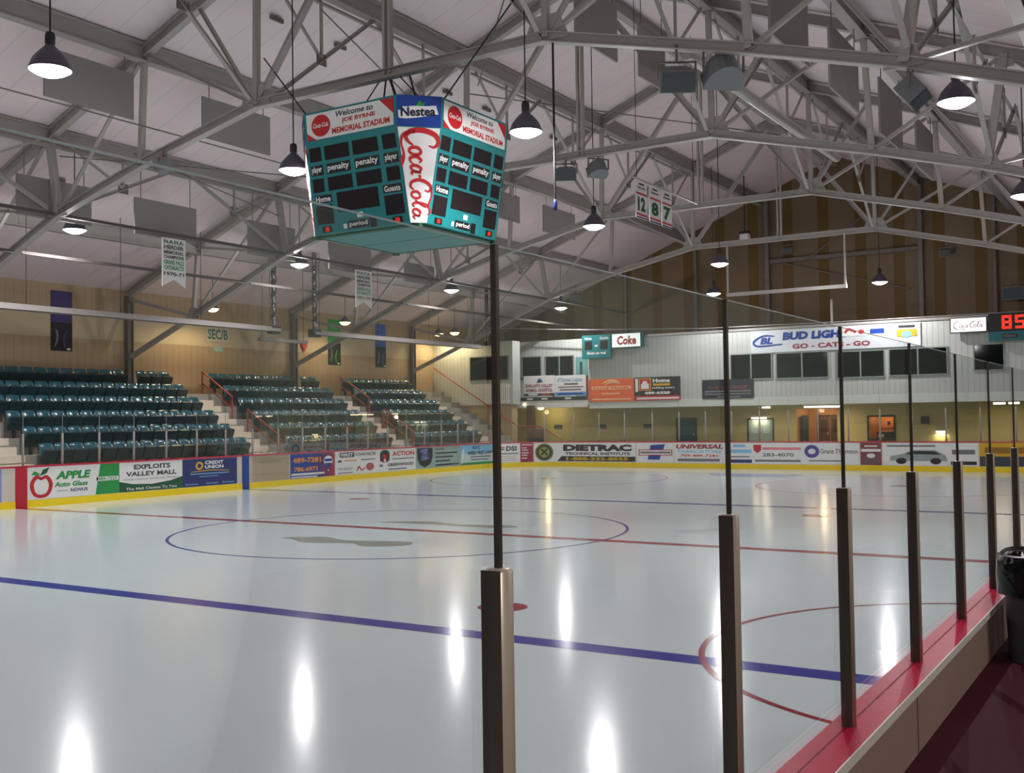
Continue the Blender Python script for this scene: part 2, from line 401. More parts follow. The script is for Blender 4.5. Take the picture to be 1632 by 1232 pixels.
FZ = .81
struct('floor_walkway', MB().box(XN+.12, XR_W, -32, 31, FZ-.3, FZ), FLOORR)
struct('floor_concourse', MB().box(XW, XN+.1, YE+.1, 36, FZ-.2, FZ), CONC)
struct('floor_aisle', MB().box(XW, XL-.1, -32, YE+.1, .55, .75), CONC)
struct('wall_left', MB().box(XW-.2, XW, -32, 36, .5, 7.1), WALLB)
rw = MB().box(XR_W, XR_W+.2, -32, 36, 1.9, 7.1, 0).box(XR_W-.02, XR_W+.2, -32, 36, .7, 1.9, 1)
struct('wall_right', rw, [RWALL, DWALL])
struct('wall_near', MB().box(XW, XR_W, -32.2, -32, -.2, 14.6), RWALL)
# end wall under the gable
g = MB(); xs = [XW, XC, XR_W]
g.add([(XW, 34.2, .6), (XR_W, 34.2, .6), (XR_W, 34.2, ROOF(XR_W)), (XC, 34.2, ROOF(XC)), (XW, 34.2, ROOF(XW)),
       (XW, 34.4, .6), (XR_W, 34.4, .6), (XR_W, 34.4, ROOF(XR_W)), (XC, 34.4, ROOF(XC)), (XW, 34.4, ROOF(XW))],
      [(0,1,2,3,4), (9,8,7,6,5)])
struct('wall_far', g, BROWNW)
# roof
for nm_, xo in (('ceiling_seat_side', XW-.2), ('ceiling_walkway_side', XR_W+.2)):
    a = (XC, ROOF(XC)); b = (xo, ROOF(xo))
    v = [(a[0],-32,a[1]),(b[0],-32,b[1]),(b[0],36,b[1]),(a[0],36,a[1]),(a[0],-32,a[1]+.2),(b[0],-32,b[1]+.2),(b[0],36,b[1]+.2),(a[0],36,a[1]+.2)]
    struct(nm_, MB().add(v, [(0,1,2,3),(7,6,5,4),(0,4,5,1),(1,5,6,2),(2,6,7,3),(3,7,4,0)]), ROOFM)
# girts and frame of the tall door opening in the gable
t = empty('gable_framework', 'grey steel posts and girts framing a tall opening on the brown end wall', 'steel framing', (0, 34.0, 0))
for x in (-14.7, -7.5): MB().ibeam((x, -.0, 6.2), (x, 0, ROOF(x)-.1), .2, .25, .02, (0,1,0)).build('post', STEEL_D, t)
MB().ibeam((-14.7, 0, 9.75), (-7.5, 0, 9.75), .16, .2).build('girt', STEEL_D, t)
for x in (-18.5, -4.4, -22.5): MB().bar((x, .05, 6.2), (x, .05, ROOF(x)-.1), .12, .14, (0,1,0)).build('stud', STEEL_D, t)
MB().tube((-12.7, -.05, 9.7), (-9.0, -.05, 12.2), .03).build('tie_rod', STEEL_D, t)
MB().tube((-13.9, -.05, 9.6), (-8.0, -.05, 7.9), .03).build('tie_rod', STEEL_D, t)

# ------------------------------------------------------------------ roof trusses
BN = [(-30.2, 4.62), (-26.75, 5.95), (-22.3, 7.75), (-19.05, 8.6), (-15.1, 9.42)]
TN = [(-30.2, 6.95), (-26.5, 8.35), (-22.7, 9.85), (-18.9, 11.35), (-15.05, 12.85), (XC, 14.3)]
BC = (XC, 9.42)
def mirror(p): return (2*XC-p[0], p[1])
def make_truss():
    t = empty('roof_truss', '', 'truss', (0,0,0))
    P = lambda q, dy=0: (q[0], dy, q[1])
    for mf in (lambda p: p, mirror):
        b = [mf(q) for q in BN]; tp = [mf(q) for q in TN]
        if b[0][0] > XC: b[3] = (b[3][0], 8.42); b[2] = (b[2][0]-.75, b[2][1]-.04); tp[2] = (tp[2][0]-.75, tp[2][1]+.3)
        mb = MB()
        for q0, q1 in ((b[1], b[2]), (b[2], b[3]), (b[3], b[4]), (b[4], BC)):
            mb.ibeam(P(q0), P(q1), .2, .2, .022)
        mb.build('bottom_chord', STEEL, t)
        MB().bar(P(b[0]), P(b[1]), .14, .16).build('knee_brace', STEEL, t)
        MB().ibeam(P(tp[0]), P(tp[5]), .2, .26, .022).build('top_chord', STEEL, t)
        MB().bar(P(b[1]), P((tp[0][0], tp[0][1]-.15)), .1, .12).build('strut', STEEL, t)
        for i in (1, 2, 3, 4): MB().bar(P(b[i]), P(tp[i]), .17 if i == 2 else .13, .17 if i == 2 else .13).build('vertical_strut', STEEL, t)
        mid = ((tp[3][0]+tp[4][0])/2, (tp[3][1]+tp[4][1])/2)
        for q0, q1, w in ((b[1], tp[2], .09), (b[2], tp[1], .08), (b[3], tp[2], .08), (b[4], tp[3], .09), (b[4], mid, .09), (b[4], tp[5], .15), (b[2], tp[3], .09)):
            MB().angle(P(q0), P(q1), w*1.1, .02).build('diagonal_strut', STEEL, t)
        for q, wd, ht in ((b[4], .5, .42), (b[2], .32, .26), (b[1], .3, .3)):
            x, z = q; mm = MB()
            mm.prism([(-wd, -.08), (wd, -.08), (wd*.55, ht), (-wd*.55, ht)], (x, -.03, z), (x, .03, z)); mm.build('gusset_plate', STEEL, t)
        for i in (1, 2, 3, 4):
            x, z = tp[i]; MB().box(x-.2, x+.2, -.025, .025, z-.3, z).build('gusset_plate', STEEL, t)
    for dx in (-.07, .07): MB().bar((XC+dx, 0, 9.42), (XC+dx, 0, 14.3), .06, .12, (0,1,0)).build('king_post', STEEL, t)
    MB().prism([(-.35, -.5), (.35, -.5), (.2, .05), (-.2, .05)], (XC, -.03, 14.2), (XC, .03, 14.2)).build('gusset_plate', STEEL, t)
    return t
tr0 = make_truss()
TL = ['pale grey steel roof truss the big cube scoreboard hangs from', 'pale grey steel roof truss crossing just behind the cube scoreboard',
      'pale grey steel roof truss next beyond the numbered jersey banners', 'pale grey steel roof truss closest to the brown end wall']
for i, y in enumerate(TY):
    o = tr0 if i == 0 else dup(tr0, (0, y, 0))
    o.location = (0, y, 0); o['label'] = TL[i]; o['group'] = 'steel roof trusses'
# columns on the left and right walls
k = 0
CL = ['beside the nearest seat block', 'carrying the truss behind the scoreboard', 'above the middle seat block', 'at the far end of the seats']
for j, xx in enumerate((XW+.13,)):
    for i, y in enumerate(TY):
        tag(MB().ibeam((xx, y, .75), (xx, y, 6.9), .2, .24, .02, (0,1,0)).build('wall_post', STEEL_D), 'grey steel wall post '+CL[i], 'post', 'wall posts')
# purlins
PX = [TN[i][0] for i in (1, 2, 3, 4)]
plabel = {-26.5: 'lowest, above the seats', -22.7: 'second up from the left wall', -18.9: 'third up from the left wall', -15.05: 'fourth up from the left wall'}
for i, x in enumerate(PX+[XC]+[2*XC-q for q in PX[::-1]]):
    z = ROOF(x)-.25
    if x == XC: lb = 'grey steel ridge purlin under the roof peak'
    elif x < XC: lb = 'grey steel roof purlin on the seat side, '+plabel[PX[i]]
    else: lb = 'grey steel roof purlin on the walkway side, %s down from the ridge' % nth(i-5)
    tag(MB().ibeam((x, -24, z), (x, 34, z), .26, .46, .03).build('roof_purlin', STEEL), lb, 'purlin', 'roof purlins')
# sway bracing between the trusses
def sway(x, zb, y0, y1, lb):
    t = empty('sway_brace', lb, 'brace', (x, 0, 0), 0, 'sway braces between trusses'); zt = ROOF(x)-.4; ym = (y0+y1)/2
    y0 += .22; y1 -= .22
    for a in (y0, y1):
        s = 1 if a == y0 else -1
        MB().angle((0, a, zb), (0, ym, zt), .1, .02).build('diagonal', STEEL, t)
        q = (0, a+s*(y1-y0)*.24, zb+(zt-zb)*.48)
        MB().bar(q, (0, q[1], zt-.1), .06, .06).build('hanger', STEEL, t)
        MB().bar(q, (0, a+s*(y1-y0)*.03, zt-.15), .06, .06).build('short_diagonal', STEEL, t)
        MB().box(-.02, .02, q[1]-.16, q[1]+.16, q[2]-.14, q[2]+.14).build('gusset_plate', STEEL_D, t)
    MB().angle((0, y0, zt-.25), (0, y1, zt-.25), .08, .015).build('strut', STEEL, t)
BAY = ['in the bay before the scoreboard', 'in the scoreboard bay', 'in the bay behind the scoreboard', 'in the bay nearest the end wall']
ys = [-8.4]+TY
for x, zb, side in ((-15.05, 9.5, 'inner seat side'), (-22.45, 7.9, 'outer seat side'), (2*XC+15.05, 9.5, 'inner walkway side'), (2*XC+21.65, 7.9, 'outer walkway side')):
    for i in range(4): sway(x, zb, ys[i], ys[i+1], 'grey steel sway brace on the %s, %s' % (side, BAY[i]))
# round duct along the walkway-side truss bottoms
d = MB().tube((-6.0, 3.2, 9.72), (-6.0, 14.5, 9.8), .13, 14)
tag(d.build('vent_pipe', GALV), 'long pale round pipe running along the roof on the walkway side', 'pipe')
# wires between trusses
wl = [((-19.3, 0, 8.9), (-22.6, 8.4, 9.0)), ((-18.9, -9, 9.5), (-18.9, 9, 9.53)), ((-13.2, .1, 11.2), (-15.0, 8.3, 9.9)), ((-22.4, 0.1, 9.3), (-20.2, 8.3, 9.9)), ((-15.1, 8.5, 11.8), (-8.5, 16.9, 11.4)), ((-8.0, .1, 11.6), (-14.6, 8.3, 11.9))]
wn = ['slack steel wire from the scoreboard truss to the next truss', 'thin straight wire along the foot of the hanging felt panels', 'thin tie rod above the scoreboard', 'thin wire crossing the roof left of the scoreboard', 'thin tie rod right of the scoreboard behind the lamp', 'thin tie rod crossing above the lamp right of the scoreboard']
for (a, b), n in zip(wl, wn): tag(MB().tube(a, b, .018, 6).build('tie_rod', STEEL_D), n, 'wire')
# dark clips dotted along the roof lining
k = 0
for y in (2.2, 4.6, 7.0, 9.6, 11.8, 14.0, 16.2, 18.4):
    x = -16.6
    z = ROOF(x); mb = MB().bar((x, y-.22, z-.1), (x, y+.22, z-.1), .07, .1).tube((x, y, z-.1), (x, y, z+.02), .02, 6)
    tag(mb.build('roof_clip', STEEL_D), '%s small dark bar on the roof lining counted away from the scoreboard truss' % nth(k), 'roof clip', 'roof clips'); k += 1
for j, (x, y) in enumerate(((-20.9, .9), (-20.9, 4.1), (-24.6, 1.6), (-20.9, -1.1))):
    z = ROOF(x); tag(MB().bar((x, y-.2, z-.1), (x, y+.2, z-.1), .08, .1).tube((x, y, z-.1), (x, y, z+.02), .02, 6).build('roof_clip', STEEL_D),
        ['small dark bar under the roof between the two large felt panels', 'small dark bar under the roof beyond the second large felt panel', 'small dark bar low on the roof above the nearest seats', 'small dark bar on the roof above the first felt panel'][j], 'roof clip', 'roof clips')
# hanging felt panels
def felt(x, y0, y1, z0, z1, lb, grp):
    t = empty('acoustic_panel', lb, 'acoustic panel', (x, (y0+y1)/2, z1), 0, grp); h = (y1-y0)/2
    MB().box(-.025, .025, -h, h, z0-z1, 0).build('felt', PANELG, t)
    zp = ROOF(x)-.36
    for s in (-1, 1): MB().tube((0, s*h*.8, -.02), (0, s*h*.8, zp-z1), .012, 6).build('hanger', STEEL_D, t)
for i, (a, b, z0, z1) in enumerate(((-2.75, -.34, 9.6, 10.72), (1.81, 4.24, 9.65, 10.72), (5.9, 8.1, 9.6, 10.72), (10.4, 12.8, 9.65, 10.7), (15.1, 17.5, 9.7, 10.72), (19.3, 21.9, 9.65, 10.72))):
    felt(-18.9, a, b, z0, z1, '%s grey felt panel along the upper row on the seat side of the roof' % nth(i), 'felt panels, upper row seat side')
for i, (a, b, z0, z1) in enumerate(((-.95, 1.27, 7.65, 8.7), (2.7, 4.95, 7.65, 8.7), (7.07, 9.2, 7.6, 8.7), (10.9, 13.2, 7.55, 8.5), (15.2, 17.1, 7.55, 8.3))):
    felt(-22.7, a, b, z0, z1, '%s grey felt panel along the lower row above the seats' % nth(i), 'felt panels, lower row seat side')
for i, (a, b) in enumerate(((1.55, 3.9), (5.46, 7.83), (9.9, 12.4), (14.2, 16.6))):
    felt(-3.7, a, b, 9.2, 10.6, '%s grey felt panel hanging on the walkway side of the roof' % nth(i), 'felt panels, walkway side')
for i, (a, b) in enumerate(((1.98, 3.9), (5.04, 6.5))):
    felt(-7.95, a, b, 10.1, 11.35, ['grey felt panel high by the ridge above the scoreboard truss', 'grey felt panel high by the ridge behind the twin loudspeakers'][i], 'felt panels by the ridge')

# ------------------------------------------------------------------ lamps
def light(kind, name, loc, power, color, parent, **kw):
    l = bpy.data.lights.new(name, kind); l.energy = power; l.color = color
    for k_, v_ in kw.items(): setattr(l, k_, v_)
    o = bpy.data.objects.new(name, l); COL.objects.link(o); o.parent = parent; o.location = loc; return o
def make_highbay():
    t = empty('high_bay_lamp', '', 'lamp')
    MB().lathe([(.055, .42), (.075, .36), (.16, .28), (.25, .17), (.31, .02), (.315, 0), (.305, 0), (.30, .02), (.24, .15), (.15, .26), (.02, .30)], n=28).build('shade', SHADE, t)
    MB().lathe([(0, .58), (.06, .57), (.075, .52), (.075, .40), (.05, .39), (0, .39)], n=14).build('socket_housing', CHAR, t)
    MB().lathe([(0, -.105), (.12, -.09), (.22, -.05), (.303, .0), (.28, .03), (0, .04)], n=28).build('lens', LENSM, t)
    MB().tube((0, 0, .56), (0, 0, 1), .014, 6).build('cord', CHAR, t)
    light('SPOT', 'lamp_light', (0, 0, -.125), LAMP_W, (.99, .955, .985), t, spot_size=math.radians(160), spot_blend=.5, shadow_soft_size=.06)
    light('POINT', 'lamp_glow', (0, 0, -.15), LAMP_UP, (.99, .955, .985), t, shadow_soft_size=.025)
    return t
lamp0 = make_highbay(); used = False
LL = [(-11.75, -7.52, 'white high bay lamp closest to the camera, high over the near ice'),
      (-13.35, -.66, 'white high bay lamp half hidden behind the cube scoreboard'),
      (-7.72, -.43, 'white high bay lamp hanging beside the cube scoreboard'),
      (-23.1, 1.05, 'white high bay lamp above the front of the nearest seats'),
      (-22.85, 9.6, 'white high bay lamp above the middle seat block, near the foil ducts'),
      (-23.05, 18.8, 'white high bay lamp above the farthest seat block'),
      (-23.05, 28.0, 'small white high bay lamp over the press box end'),
      (-11.3, 9.1, 'white high bay lamp under the second truss near the cable plug'),
      (-11.2, 18.4, 'white high bay lamp over the far ice below the jersey banners'),
      (-14.8, 27.0, 'smallest white high bay lamp before the brown gable'),
      (-7.85, 27.5, 'white high bay lamp low before the tall framed opening'),
      (-.66, 2.17, 'white high bay lamp over the walkway-side boards with a loudspeaker beside it'),
      (-.69, 11.7, 'white high bay lamp cut by the frame over the walkway-side boards'),
      (-23.0, -7.5, 'white high bay lamp outside the view over the seats'), (-.7, -7.2, 'white high bay lamp outside the view over the near boards'),
      (-.7, 20.5, 'white high bay lamp outside the view over the far walkway boards'), (-11.5, -17, 'white high bay lamp outside the view over the near end zone'), (-23, -17, 'white high bay lamp outside the view over the near corner')]
LZ = 7.55
for i, (x, y, lb) in enumerate(LL):
    o = lamp0 if i == 0 else dup(lamp0, (x, y, LZ))
    o.location = (x, y, LZ); o['label'] = lb; o['group'] = 'high bay lamps'
    # each lamp hangs on its own length of cord
    for c in list(o.children):
        if c.name.startswith('cord'):
            me = c.data.copy(); c.data = me
            for v in me.vertices:
                if v.co.z > .8: v.co.z = ROOF(x)-LZ
def wall_lamp(x, y, z, lb, power):
    t = empty('flood_lamp', lb, 'lamp', (x, y, z), 0, 'warm seat lamps')
    MB().lathe([(.05, .25), (.13, .18), (.245, 0), (.237, 0), (.12, .17), (.04, .22)], n=20).build('shade', SHADE, t)
    MB().lathe([(0, -.13), (.12, -.11), (.2, -.05), (.235, .0), (0, .02)], n=20).build('lens', WARMM, t)
    MB().tube((0, 0, .2), (0, 0, ROOF(x)-z), .012, 6).build('cord', CHAR, t)
    light('SPOT', 'lamp_light', (0, 0, -.15), power*1.7, (1, .78, .45), t, spot_size=math.radians(165), spot_blend=.5, shadow_soft_size=.15)
wall_lamp(-28.7, 11.05, 6.55, 'warm yellow lamp beside the wall post above the middle seats', 150)
wall_lamp(-28.7, 18.65, 6.55, 'warm yellow lamp beside the green banner', 150)
wall_lamp(-29.4, 26.6, 6.55, 'warm yellow lamp at the seat end, nearer the wall', 130)
wall_lamp(-28.4, 26.6, 6.55, 'warm yellow lamp at the seat end, farther from the wall', 130)
# struts along the hall through the truss knees
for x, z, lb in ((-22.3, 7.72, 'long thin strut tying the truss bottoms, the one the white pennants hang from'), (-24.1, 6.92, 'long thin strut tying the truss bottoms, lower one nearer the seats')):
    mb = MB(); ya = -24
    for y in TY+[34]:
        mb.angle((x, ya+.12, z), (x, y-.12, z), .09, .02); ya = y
    tag(mb.build('longitudinal_strut', mat('dull_strut', '#57504c', .7)), lb, 'strut', 'longitudinal struts')  # strut colour darkened to offset glare from the lamps beside it

# ------------------------------------------------------------------ cube scoreboard
SX, SY = -11.26, .5
sb = empty('scoreboard', 'big teal four-sided scoreboard with soft drink adverts hanging over the centre circle', 'scoreboard', (SX, SY, 6.04))
def octo(A, ch, z):
    k = A-ch
    return [(a, b, z) for a, b in ((-k,-A),(k,-A),(A,-k),(A,k),(k,A),(-k,A),(-A,k),(-A,-k))]
o0, o1, o2 = octo(1.45, .23, 6.04), octo(1.77, .6, 7.86), octo(1.81, .62, 8.45)
W_ = lambda q: (q[0]+SX, q[1]+SY, q[2])
mb = MB(); v = [W_(q) for q in o0+o1+o2]
mb.add(v, [(i, (i+1) % 8, 8+(i+1) % 8, 8+i) for i in range(8)]+[(8+i, 8+(i+1) % 8, 16+(i+1) % 8, 16+i) for i in range(8)]+[tuple(range(16, 24))]+[tuple(range(7, -1, -1))])
mb.build('cabinet', TEAL, sb, world=True)
ub = MB()
for (x0, x1, y0, y1) in ((-1.22, 1.22, -1.22, -.02), (-1.22, 1.22, .02, 1.22)): ub.box(SX+x0, SX+x1, SY+y0, SY+y1, 6.0, 6.038)
ub.build('bottom_panel', TEAL, sb, world=True)
eb = MB()
for a, b in (((-1.3,-1.3),(1.3,-1.3)), ((1.3,-1.3),(1.3,1.3)), ((1.3,1.3),(-1.3,1.3)), ((-1.3,1.3),(-1.3,-1.3))):
    eb.bar((SX+a[0], SY+a[1], 6.02), (SX+b[0], SY+b[1], 6.02), .05, .04)
for a, b in ((1.31,1.31), (-1.31,1.31), (1.31,-1.31), (-1.31,-1.31)): eb.box(SX+a-.06, SX+a+.06, SY+b-.06, SY+b+.06, 5.97, 6.03)
eb.build('bottom_frame', DKGREEN, sb, world=True)
def quad_fn(bl, br, tl, tr):
    bl, br, tl, tr = map(Vector, (bl, br, tl, tr)); N = (br-bl).cross(tl-bl).normalized()
    return lambda u, v, d: (bl*(1-u)+br*u)*(1-v)+(tl*(1-u)+tr*u)*v+N*d
def metric_fn(bl, br, tl, tr):
    bl, br, tl, tr = map(Vector, (bl, br, tl, tr)); O = (bl+br)/2; U = (br-bl).normalized(); V = ((tl+tr)/2-O).normalized()
    return plane_fn(O, U, V), ((tl+tr)/2-O).length
# flowing script made of brush strokes, x runs along the word
SCRIPT = [
 [(1.75,2.1,.10),(1.9,2.55,.20),(1.35,2.85,.30),(.55,2.5,.36),(.12,1.6,.38),(.2,.75,.34),(.75,.3,.30),(1.35,.45,.22),(1.75,.85,.12)],
 [(.2,1.0,.3),(.6,.15,.24),(1.5,-.12,.16),(2.6,.02,.18),(3.3,-.1,.34),(4.1,-.25,.1)],
 [(2.35,1.5,.2),(2.0,1.15,.26),(2.05,.65,.26),(2.45,.5,.2),(2.75,.85,.24),(2.7,1.35,.26),(2.35,1.5,.2)],
 [(3.65,1.35,.12),(3.35,1.5,.22),(2.98,1.1,.28),(3.1,.6,.26),(3.5,.55,.18),(3.8,.8,.1)],
 [(4.6,1.4,.16),(4.25,1.5,.24),(3.95,1.05,.28),(4.05,.6,.24),(4.4,.65,.2),(4.65,1.1,.2),(4.7,1.5,.22),(4.62,.9,.26),(4.75,.6,.2),(5.0,.75,.1)],
 [(4.95,1.35,.22),(5.3,1.45,.22)],
 [(6.6,1.95,.1),(6.75,2.4,.2),(6.3,2.6,.28),(5.75,2.1,.32),(5.5,1.3,.32),(5.75,.6,.3),(6.25,.45,.22),(6.6,.8,.12)],
 [(6.25,2.6,.2),(7.2,2.75,.16),(8.2,2.5,.18),(9.0,2.75,.22),(9.3,2.45,.1)],
 [(7.15,1.5,.2),(6.8,1.15,.26),(6.85,.65,.26),(7.2,.5,.2),(7.5,.85,.24),(7.45,1.35,.26),(7.15,1.5,.2)],
 [(7.7,.9,.14),(8.2,1.6,.18),(8.45,2.25,.18),(8.25,2.4,.18),(8.05,1.7,.26),(8.0,.9,.26),(8.2,.58,.2),(8.5,.8,.1)],
 [(9.35,1.4,.16),(9.0,1.5,.24),(8.7,1.05,.28),(8.8,.6,.24),(9.15,.65,.2),(9.4,1.1,.2),(9.45,1.5,.22),(9.38,.9,.26),(9.5,.6,.2),(9.8,.85,.1)]]
def script(s, tr, m, layer=2):
    """tr maps script (x,y) to sign (u,v), returns also the scale for stroke widths"""
    for st in SCRIPT:
        s.stroke([(*tr(x, y)[:2], w_*tr(x, y)[2]) for x, y, w_ in st], m, layer, 'script_lettering')
def board_face(i, j, lit):
    fn = quad_fn(W_(o0[i]), W_(o0[j]), W_(o1[i]), W_(o1[j])); s = Sign(fn)
    D = DIGIT
    def win(u0, u1, v0, v1): s.rect(u0, v0, u1, v1, D, 1, 'digit_window')
    for u0, u1 in ((.03,.16), (.20,.47), (.51,.78), (.83,.97)):
        win(u0, u1, .785, .935); win(u0+.003, u1-.003, .455, .6)
    for u0, u1, t in ((.03,.165,'player'), (.205,.465,'penalty'), (.515,.775,'penalty'), (.825,.975,'player')):
        s.rect(u0, .635, u1, .745, BLACK, 1, 'label_plate'); s.text(t, u0+.012, .65, u1-.012, .735, WHITE, 2, .02)
    win(.28, .72, .215, .425)
    for u0, u1, t in ((.04, .225, 'Home'), (.775, .965, 'Guests')):
        s.rect(u0, .335, u1, .42, BLACK, 1, 'label_plate'); s.text(t, u0+.012, .347, u1-.012, .41, WHITE, 2, .02); win(u0, u1, .105, .31)
    s.rect(.475, .13, .535, .185, WHITE, 1, 'badge')
    s.rect(.37, .02, .59, .105, BLACK, 1, 'label_plate'); s.text('period', .385, .03, .575, .095, WHITE, 2, .02); s.rect(.32, .03, .355, .08, WHITE, 1, 'badge')
    win(.6, .67, .005, .115)
    for u0 in (.09, .83):
        s.rect(u0, .015, u0+.1, .08, D, 1, 'small_digit_window'); s.rect(u0+.03, .025, u0+.075, .07, DIGIT_D, 2, 'lit_digit')
    s.flush(sb)
    h = Sign(quad_fn(W_(o1[i]), W_(o1[j]), W_(o2[i]), W_(o2[j])))
    h.rect(.03, .05, .97, .93, RED_S, 1, 'header_corner')
    h.poly([(.03,.30),(.13,.05),(.97,.05),(.97,.42),(.83,.93),(.03,.93)], WHITE_V, 2, 'header_panel')
    h.oval(.19, .5, .105, .37, RED_S, 3, 'round_emblem'); h.text('Coca-Cola', .105, .44, .275, .6, WHITE, 4, .02, .3)
    h.text('Welcome to', .36, .68, .76, .87, DGREY, 3, .025, .25); h.text('JOE BYRNE', .42, .43, .78, .61, RED_S, 3, .035); h.text('MEMORIAL STADIUM', .31, .14, .93, .34, RED_S, 3, .035)
    h.flush(sb)
for i, j in ((0, 1), (2, 3), (4, 5), (6, 7)): board_face(i, j, 0)
for i, j in ((1, 2), (3, 4), (5, 6), (7, 0)):
    s = Sign(quad_fn(W_(o0[i]), W_(o0[j]), W_(o1[i]), W_(o1[j]))); s.rect(.01, 0, .99, .99, WHITE_V, 1, 'advert_panel'); s.flush(sb)
    fn, H_ = metric_fn(W_(o0[i]), W_(o0[j]), W_(o1[i]), W_(o1[j])); s = Sign(fn, .008)
    k = (H_-.1)/9.9
    def tr(x, y, k=k, H_=H_):
        g_ = 1.0-.48*x/10
        return ((y-1.3)*k*1.5*g_, H_-.05-x*k, k*1.6*g_)
    script(s, tr, RED_S); s.flush(sb)
    h = Sign(quad_fn(W_(o1[i]), W_(o1[j]), W_(o2[i]), W_(o2[j]))); h.rect(0, 0, 1, 1, BLUE, 1, 'advert_panel')
    h.poly([(.04,.26),(.2,.24),(.5,.3),(.94,.42),(.88,.7),(.62,.66),(.55,.72),(.42,.66),(.12,.62),(.1,.52),(.03,.5)], WHITE_V, 2, 'wordmark_patch')
    h.poly([(.42,.66),(.52,.86),(.56,.74),(.64,.8),(.6,.66)], GREEN, 3, 'leaf_emblem')
    h.text('Nestea', .09, .3, .87, .6, mat('ink', '#0b1430', .4), 4, .03, 0, 'lettering', .06); h.flush(sb)
hg = MB()
for dx, dy in ((-1.1,-.5), (1.1,-.5)): hg.tube((SX+dx, SY+dy, 8.45), (SX+dx*.25, 0, 9.3), .014, 6)
hg.path([(SX-.2, SY-.6, 8.45), (SX-.25, .1, 8.9), (SX-.1, 0, 9.3)], .02); hg.path([(SX+.3, SY-.4, 8.45), (SX+.6, .1, 8.8), (SX+.5, .03, 9.3)], .02)
hg.tube((SX, SY, 8.45), (SX, .02, 9.3), .03, 8)
hg.build('hanging_cable', CHAR, sb, world=True)
for a, b in (((SX-1.5, SY-1.2, 8.45), (-15.0, .15, 10.5)), ((SX+1.5, SY-.8, 8.45), (-7.6, .1, 11.0))): MB().tube(a, b, .016, 6).build('guy_wire', CHAR, sb, world=True)


# ------------------------------------------------------------------ things hung from the trusses
t = empty('pull_cable', 'thin dark cable with a blue plug dangling from the scoreboard truss', 'cable', (-7.36, 0, 6.1))
MB().tube((0, 0, .2), (0, 0, 3.2), .022, 8).build('cable', BLACK, t); MB().lathe([(0, 0), (.035, .02), (.045, .08), (.04, .16), (.025, .22), (0, .23)], n=12).build('plug', NAVY, t)
def speaker(name, loc, rz, tilt, lb, s=1.0, rod=1.0, rounded=False):
    t = empty(name, lb, 'loudspeaker', loc, rz, 'hanging loudspeakers')
    b = MB(); w0, w1, d, h = .30*s, .18*s, .42*s, .36*s
    c, si = math.cos(tilt), math.sin(tilt)
    R_ = lambda x, y, z: (x, y*c-z*si, y*si+z*c)
    v = [R_(*q) for q in [(-w0,-d/2,-h/2),(w0,-d/2,-h/2),(w0,-d/2,h/2),(-w0,-d/2,h/2),(-w1,d/2,-h/2),(w1,d/2,-h/2),(w1,d/2,h/2),(-w1,d/2,h/2)]]
    if rounded:   # drum-backed cabinet
        pr = [(-w0, -d/2), (w0, -d/2)]+[(w0*math.cos(PI*i_/10), -d/2+.1*s+.38*s*math.sin(PI*i_/10)) for i_ in range(11)]
        b.add([R_(x_, y_, -h/2) for x_, y_ in pr]+[R_(x_*.82, y_*.9, h/2) for x_, y_ in pr], [(i_, (i_+1) % 13, 13+(i_+1) % 13, 13+i_) for i_ in range(13)]+[tuple(range(12, -1, -1)), tuple(range(13, 26))])
    else: b.add(v, [(0,1,2,3),(5,4,7,6),(1,5,6,2),(4,0,3,7),(3,2,6,7),(4,5,1,0)])
    b.build('cabinet', mat('speaker_grey', '#6d6f70', .6), t)
    g_ = MB(); gv = [R_(*q) for q in [(-w0*.92,-d/2-.012,-h*.44),(w0*.92,-d/2-.012,-h*.44),(w0*.92,-d/2-.012,h*.44),(-w0*.92,-d/2-.012,h*.44)]]
    g_.add(gv, [(0,1,2,3)]); g_.build('grille', mat('speaker_grille', '#4d5355', .8), t)
    m_ = MB().bar((-w0-.02, 0, 0), (-w0-.02, 0, h*.8), .03, .04, (0,1,0)).bar((w0+.02, 0, 0), (w0+.02, 0, h*.8), .03, .04, (0,1,0)).bar((-w0-.03, 0, h*.8), (w0+.03, 0, h*.8), .04, .03).tube((0, 0, h*.8), (0, 0, rod), .025, 8)
    m_.build('bracket', STEEL_D, t); return t
speaker('loudspeaker', (-4.85, -.05, 8.12), .55, .5, 'darker-topped grey loudspeaker of the pair under the scoreboard truss', 1.05, .62)
speaker('loudspeaker', (-4.1, .25, 8.2), -2.4, .5, 'rounded grey loudspeaker of the pair under the scoreboard truss', 1.15, .45, True)
speaker('loudspeaker', (-11.75, 8.35, 8.95), .5, .35, 'angular grey loudspeaker of the pair under the truss behind the scoreboard', .95, .38)
speaker('loudspeaker', (-10.85, 8.55, 9.0), -2.2, .35, 'rounder grey loudspeaker of the pair under the truss behind the scoreboard', .95, .33, True)
speaker('loudspeaker', (-.95, .05, 7.25), 1.6, .9, 'dark loudspeaker beside the high bay lamp over the walkway side', .95, .35)
speaker('loudspeaker', (-18.1, -.1, 8.42), -.9, .3, 'grey loudspeaker under the seat side of the scoreboard truss', .85, .38)
speaker('loudspeaker', (-20.8, 25.4, 7.7), .3, .4, 'small grey loudspeaker under the truss by the end wall', .8, .5)
speaker('loudspeaker', (-3.6, 33.6, 7.35), 0, .1, 'large dark loudspeaker on the gable over the game clock', 1.5, .4)
speaker('loudspeaker', (-13.6, 33.8, 10.2), 0, .3, 'pale loudspeaker on the gable inside the tall framed opening', .8, .3)
speaker('loudspeaker', (-6.4, 33.8, 9.4), 0, .3, 'pale loudspeaker on the gable outside the tall framed opening', .8, .3)
t = empty('floodlight', 'small white box floodlight hanging on a rod before the gable', 'floodlight', (-14.4, 30, 10.45))
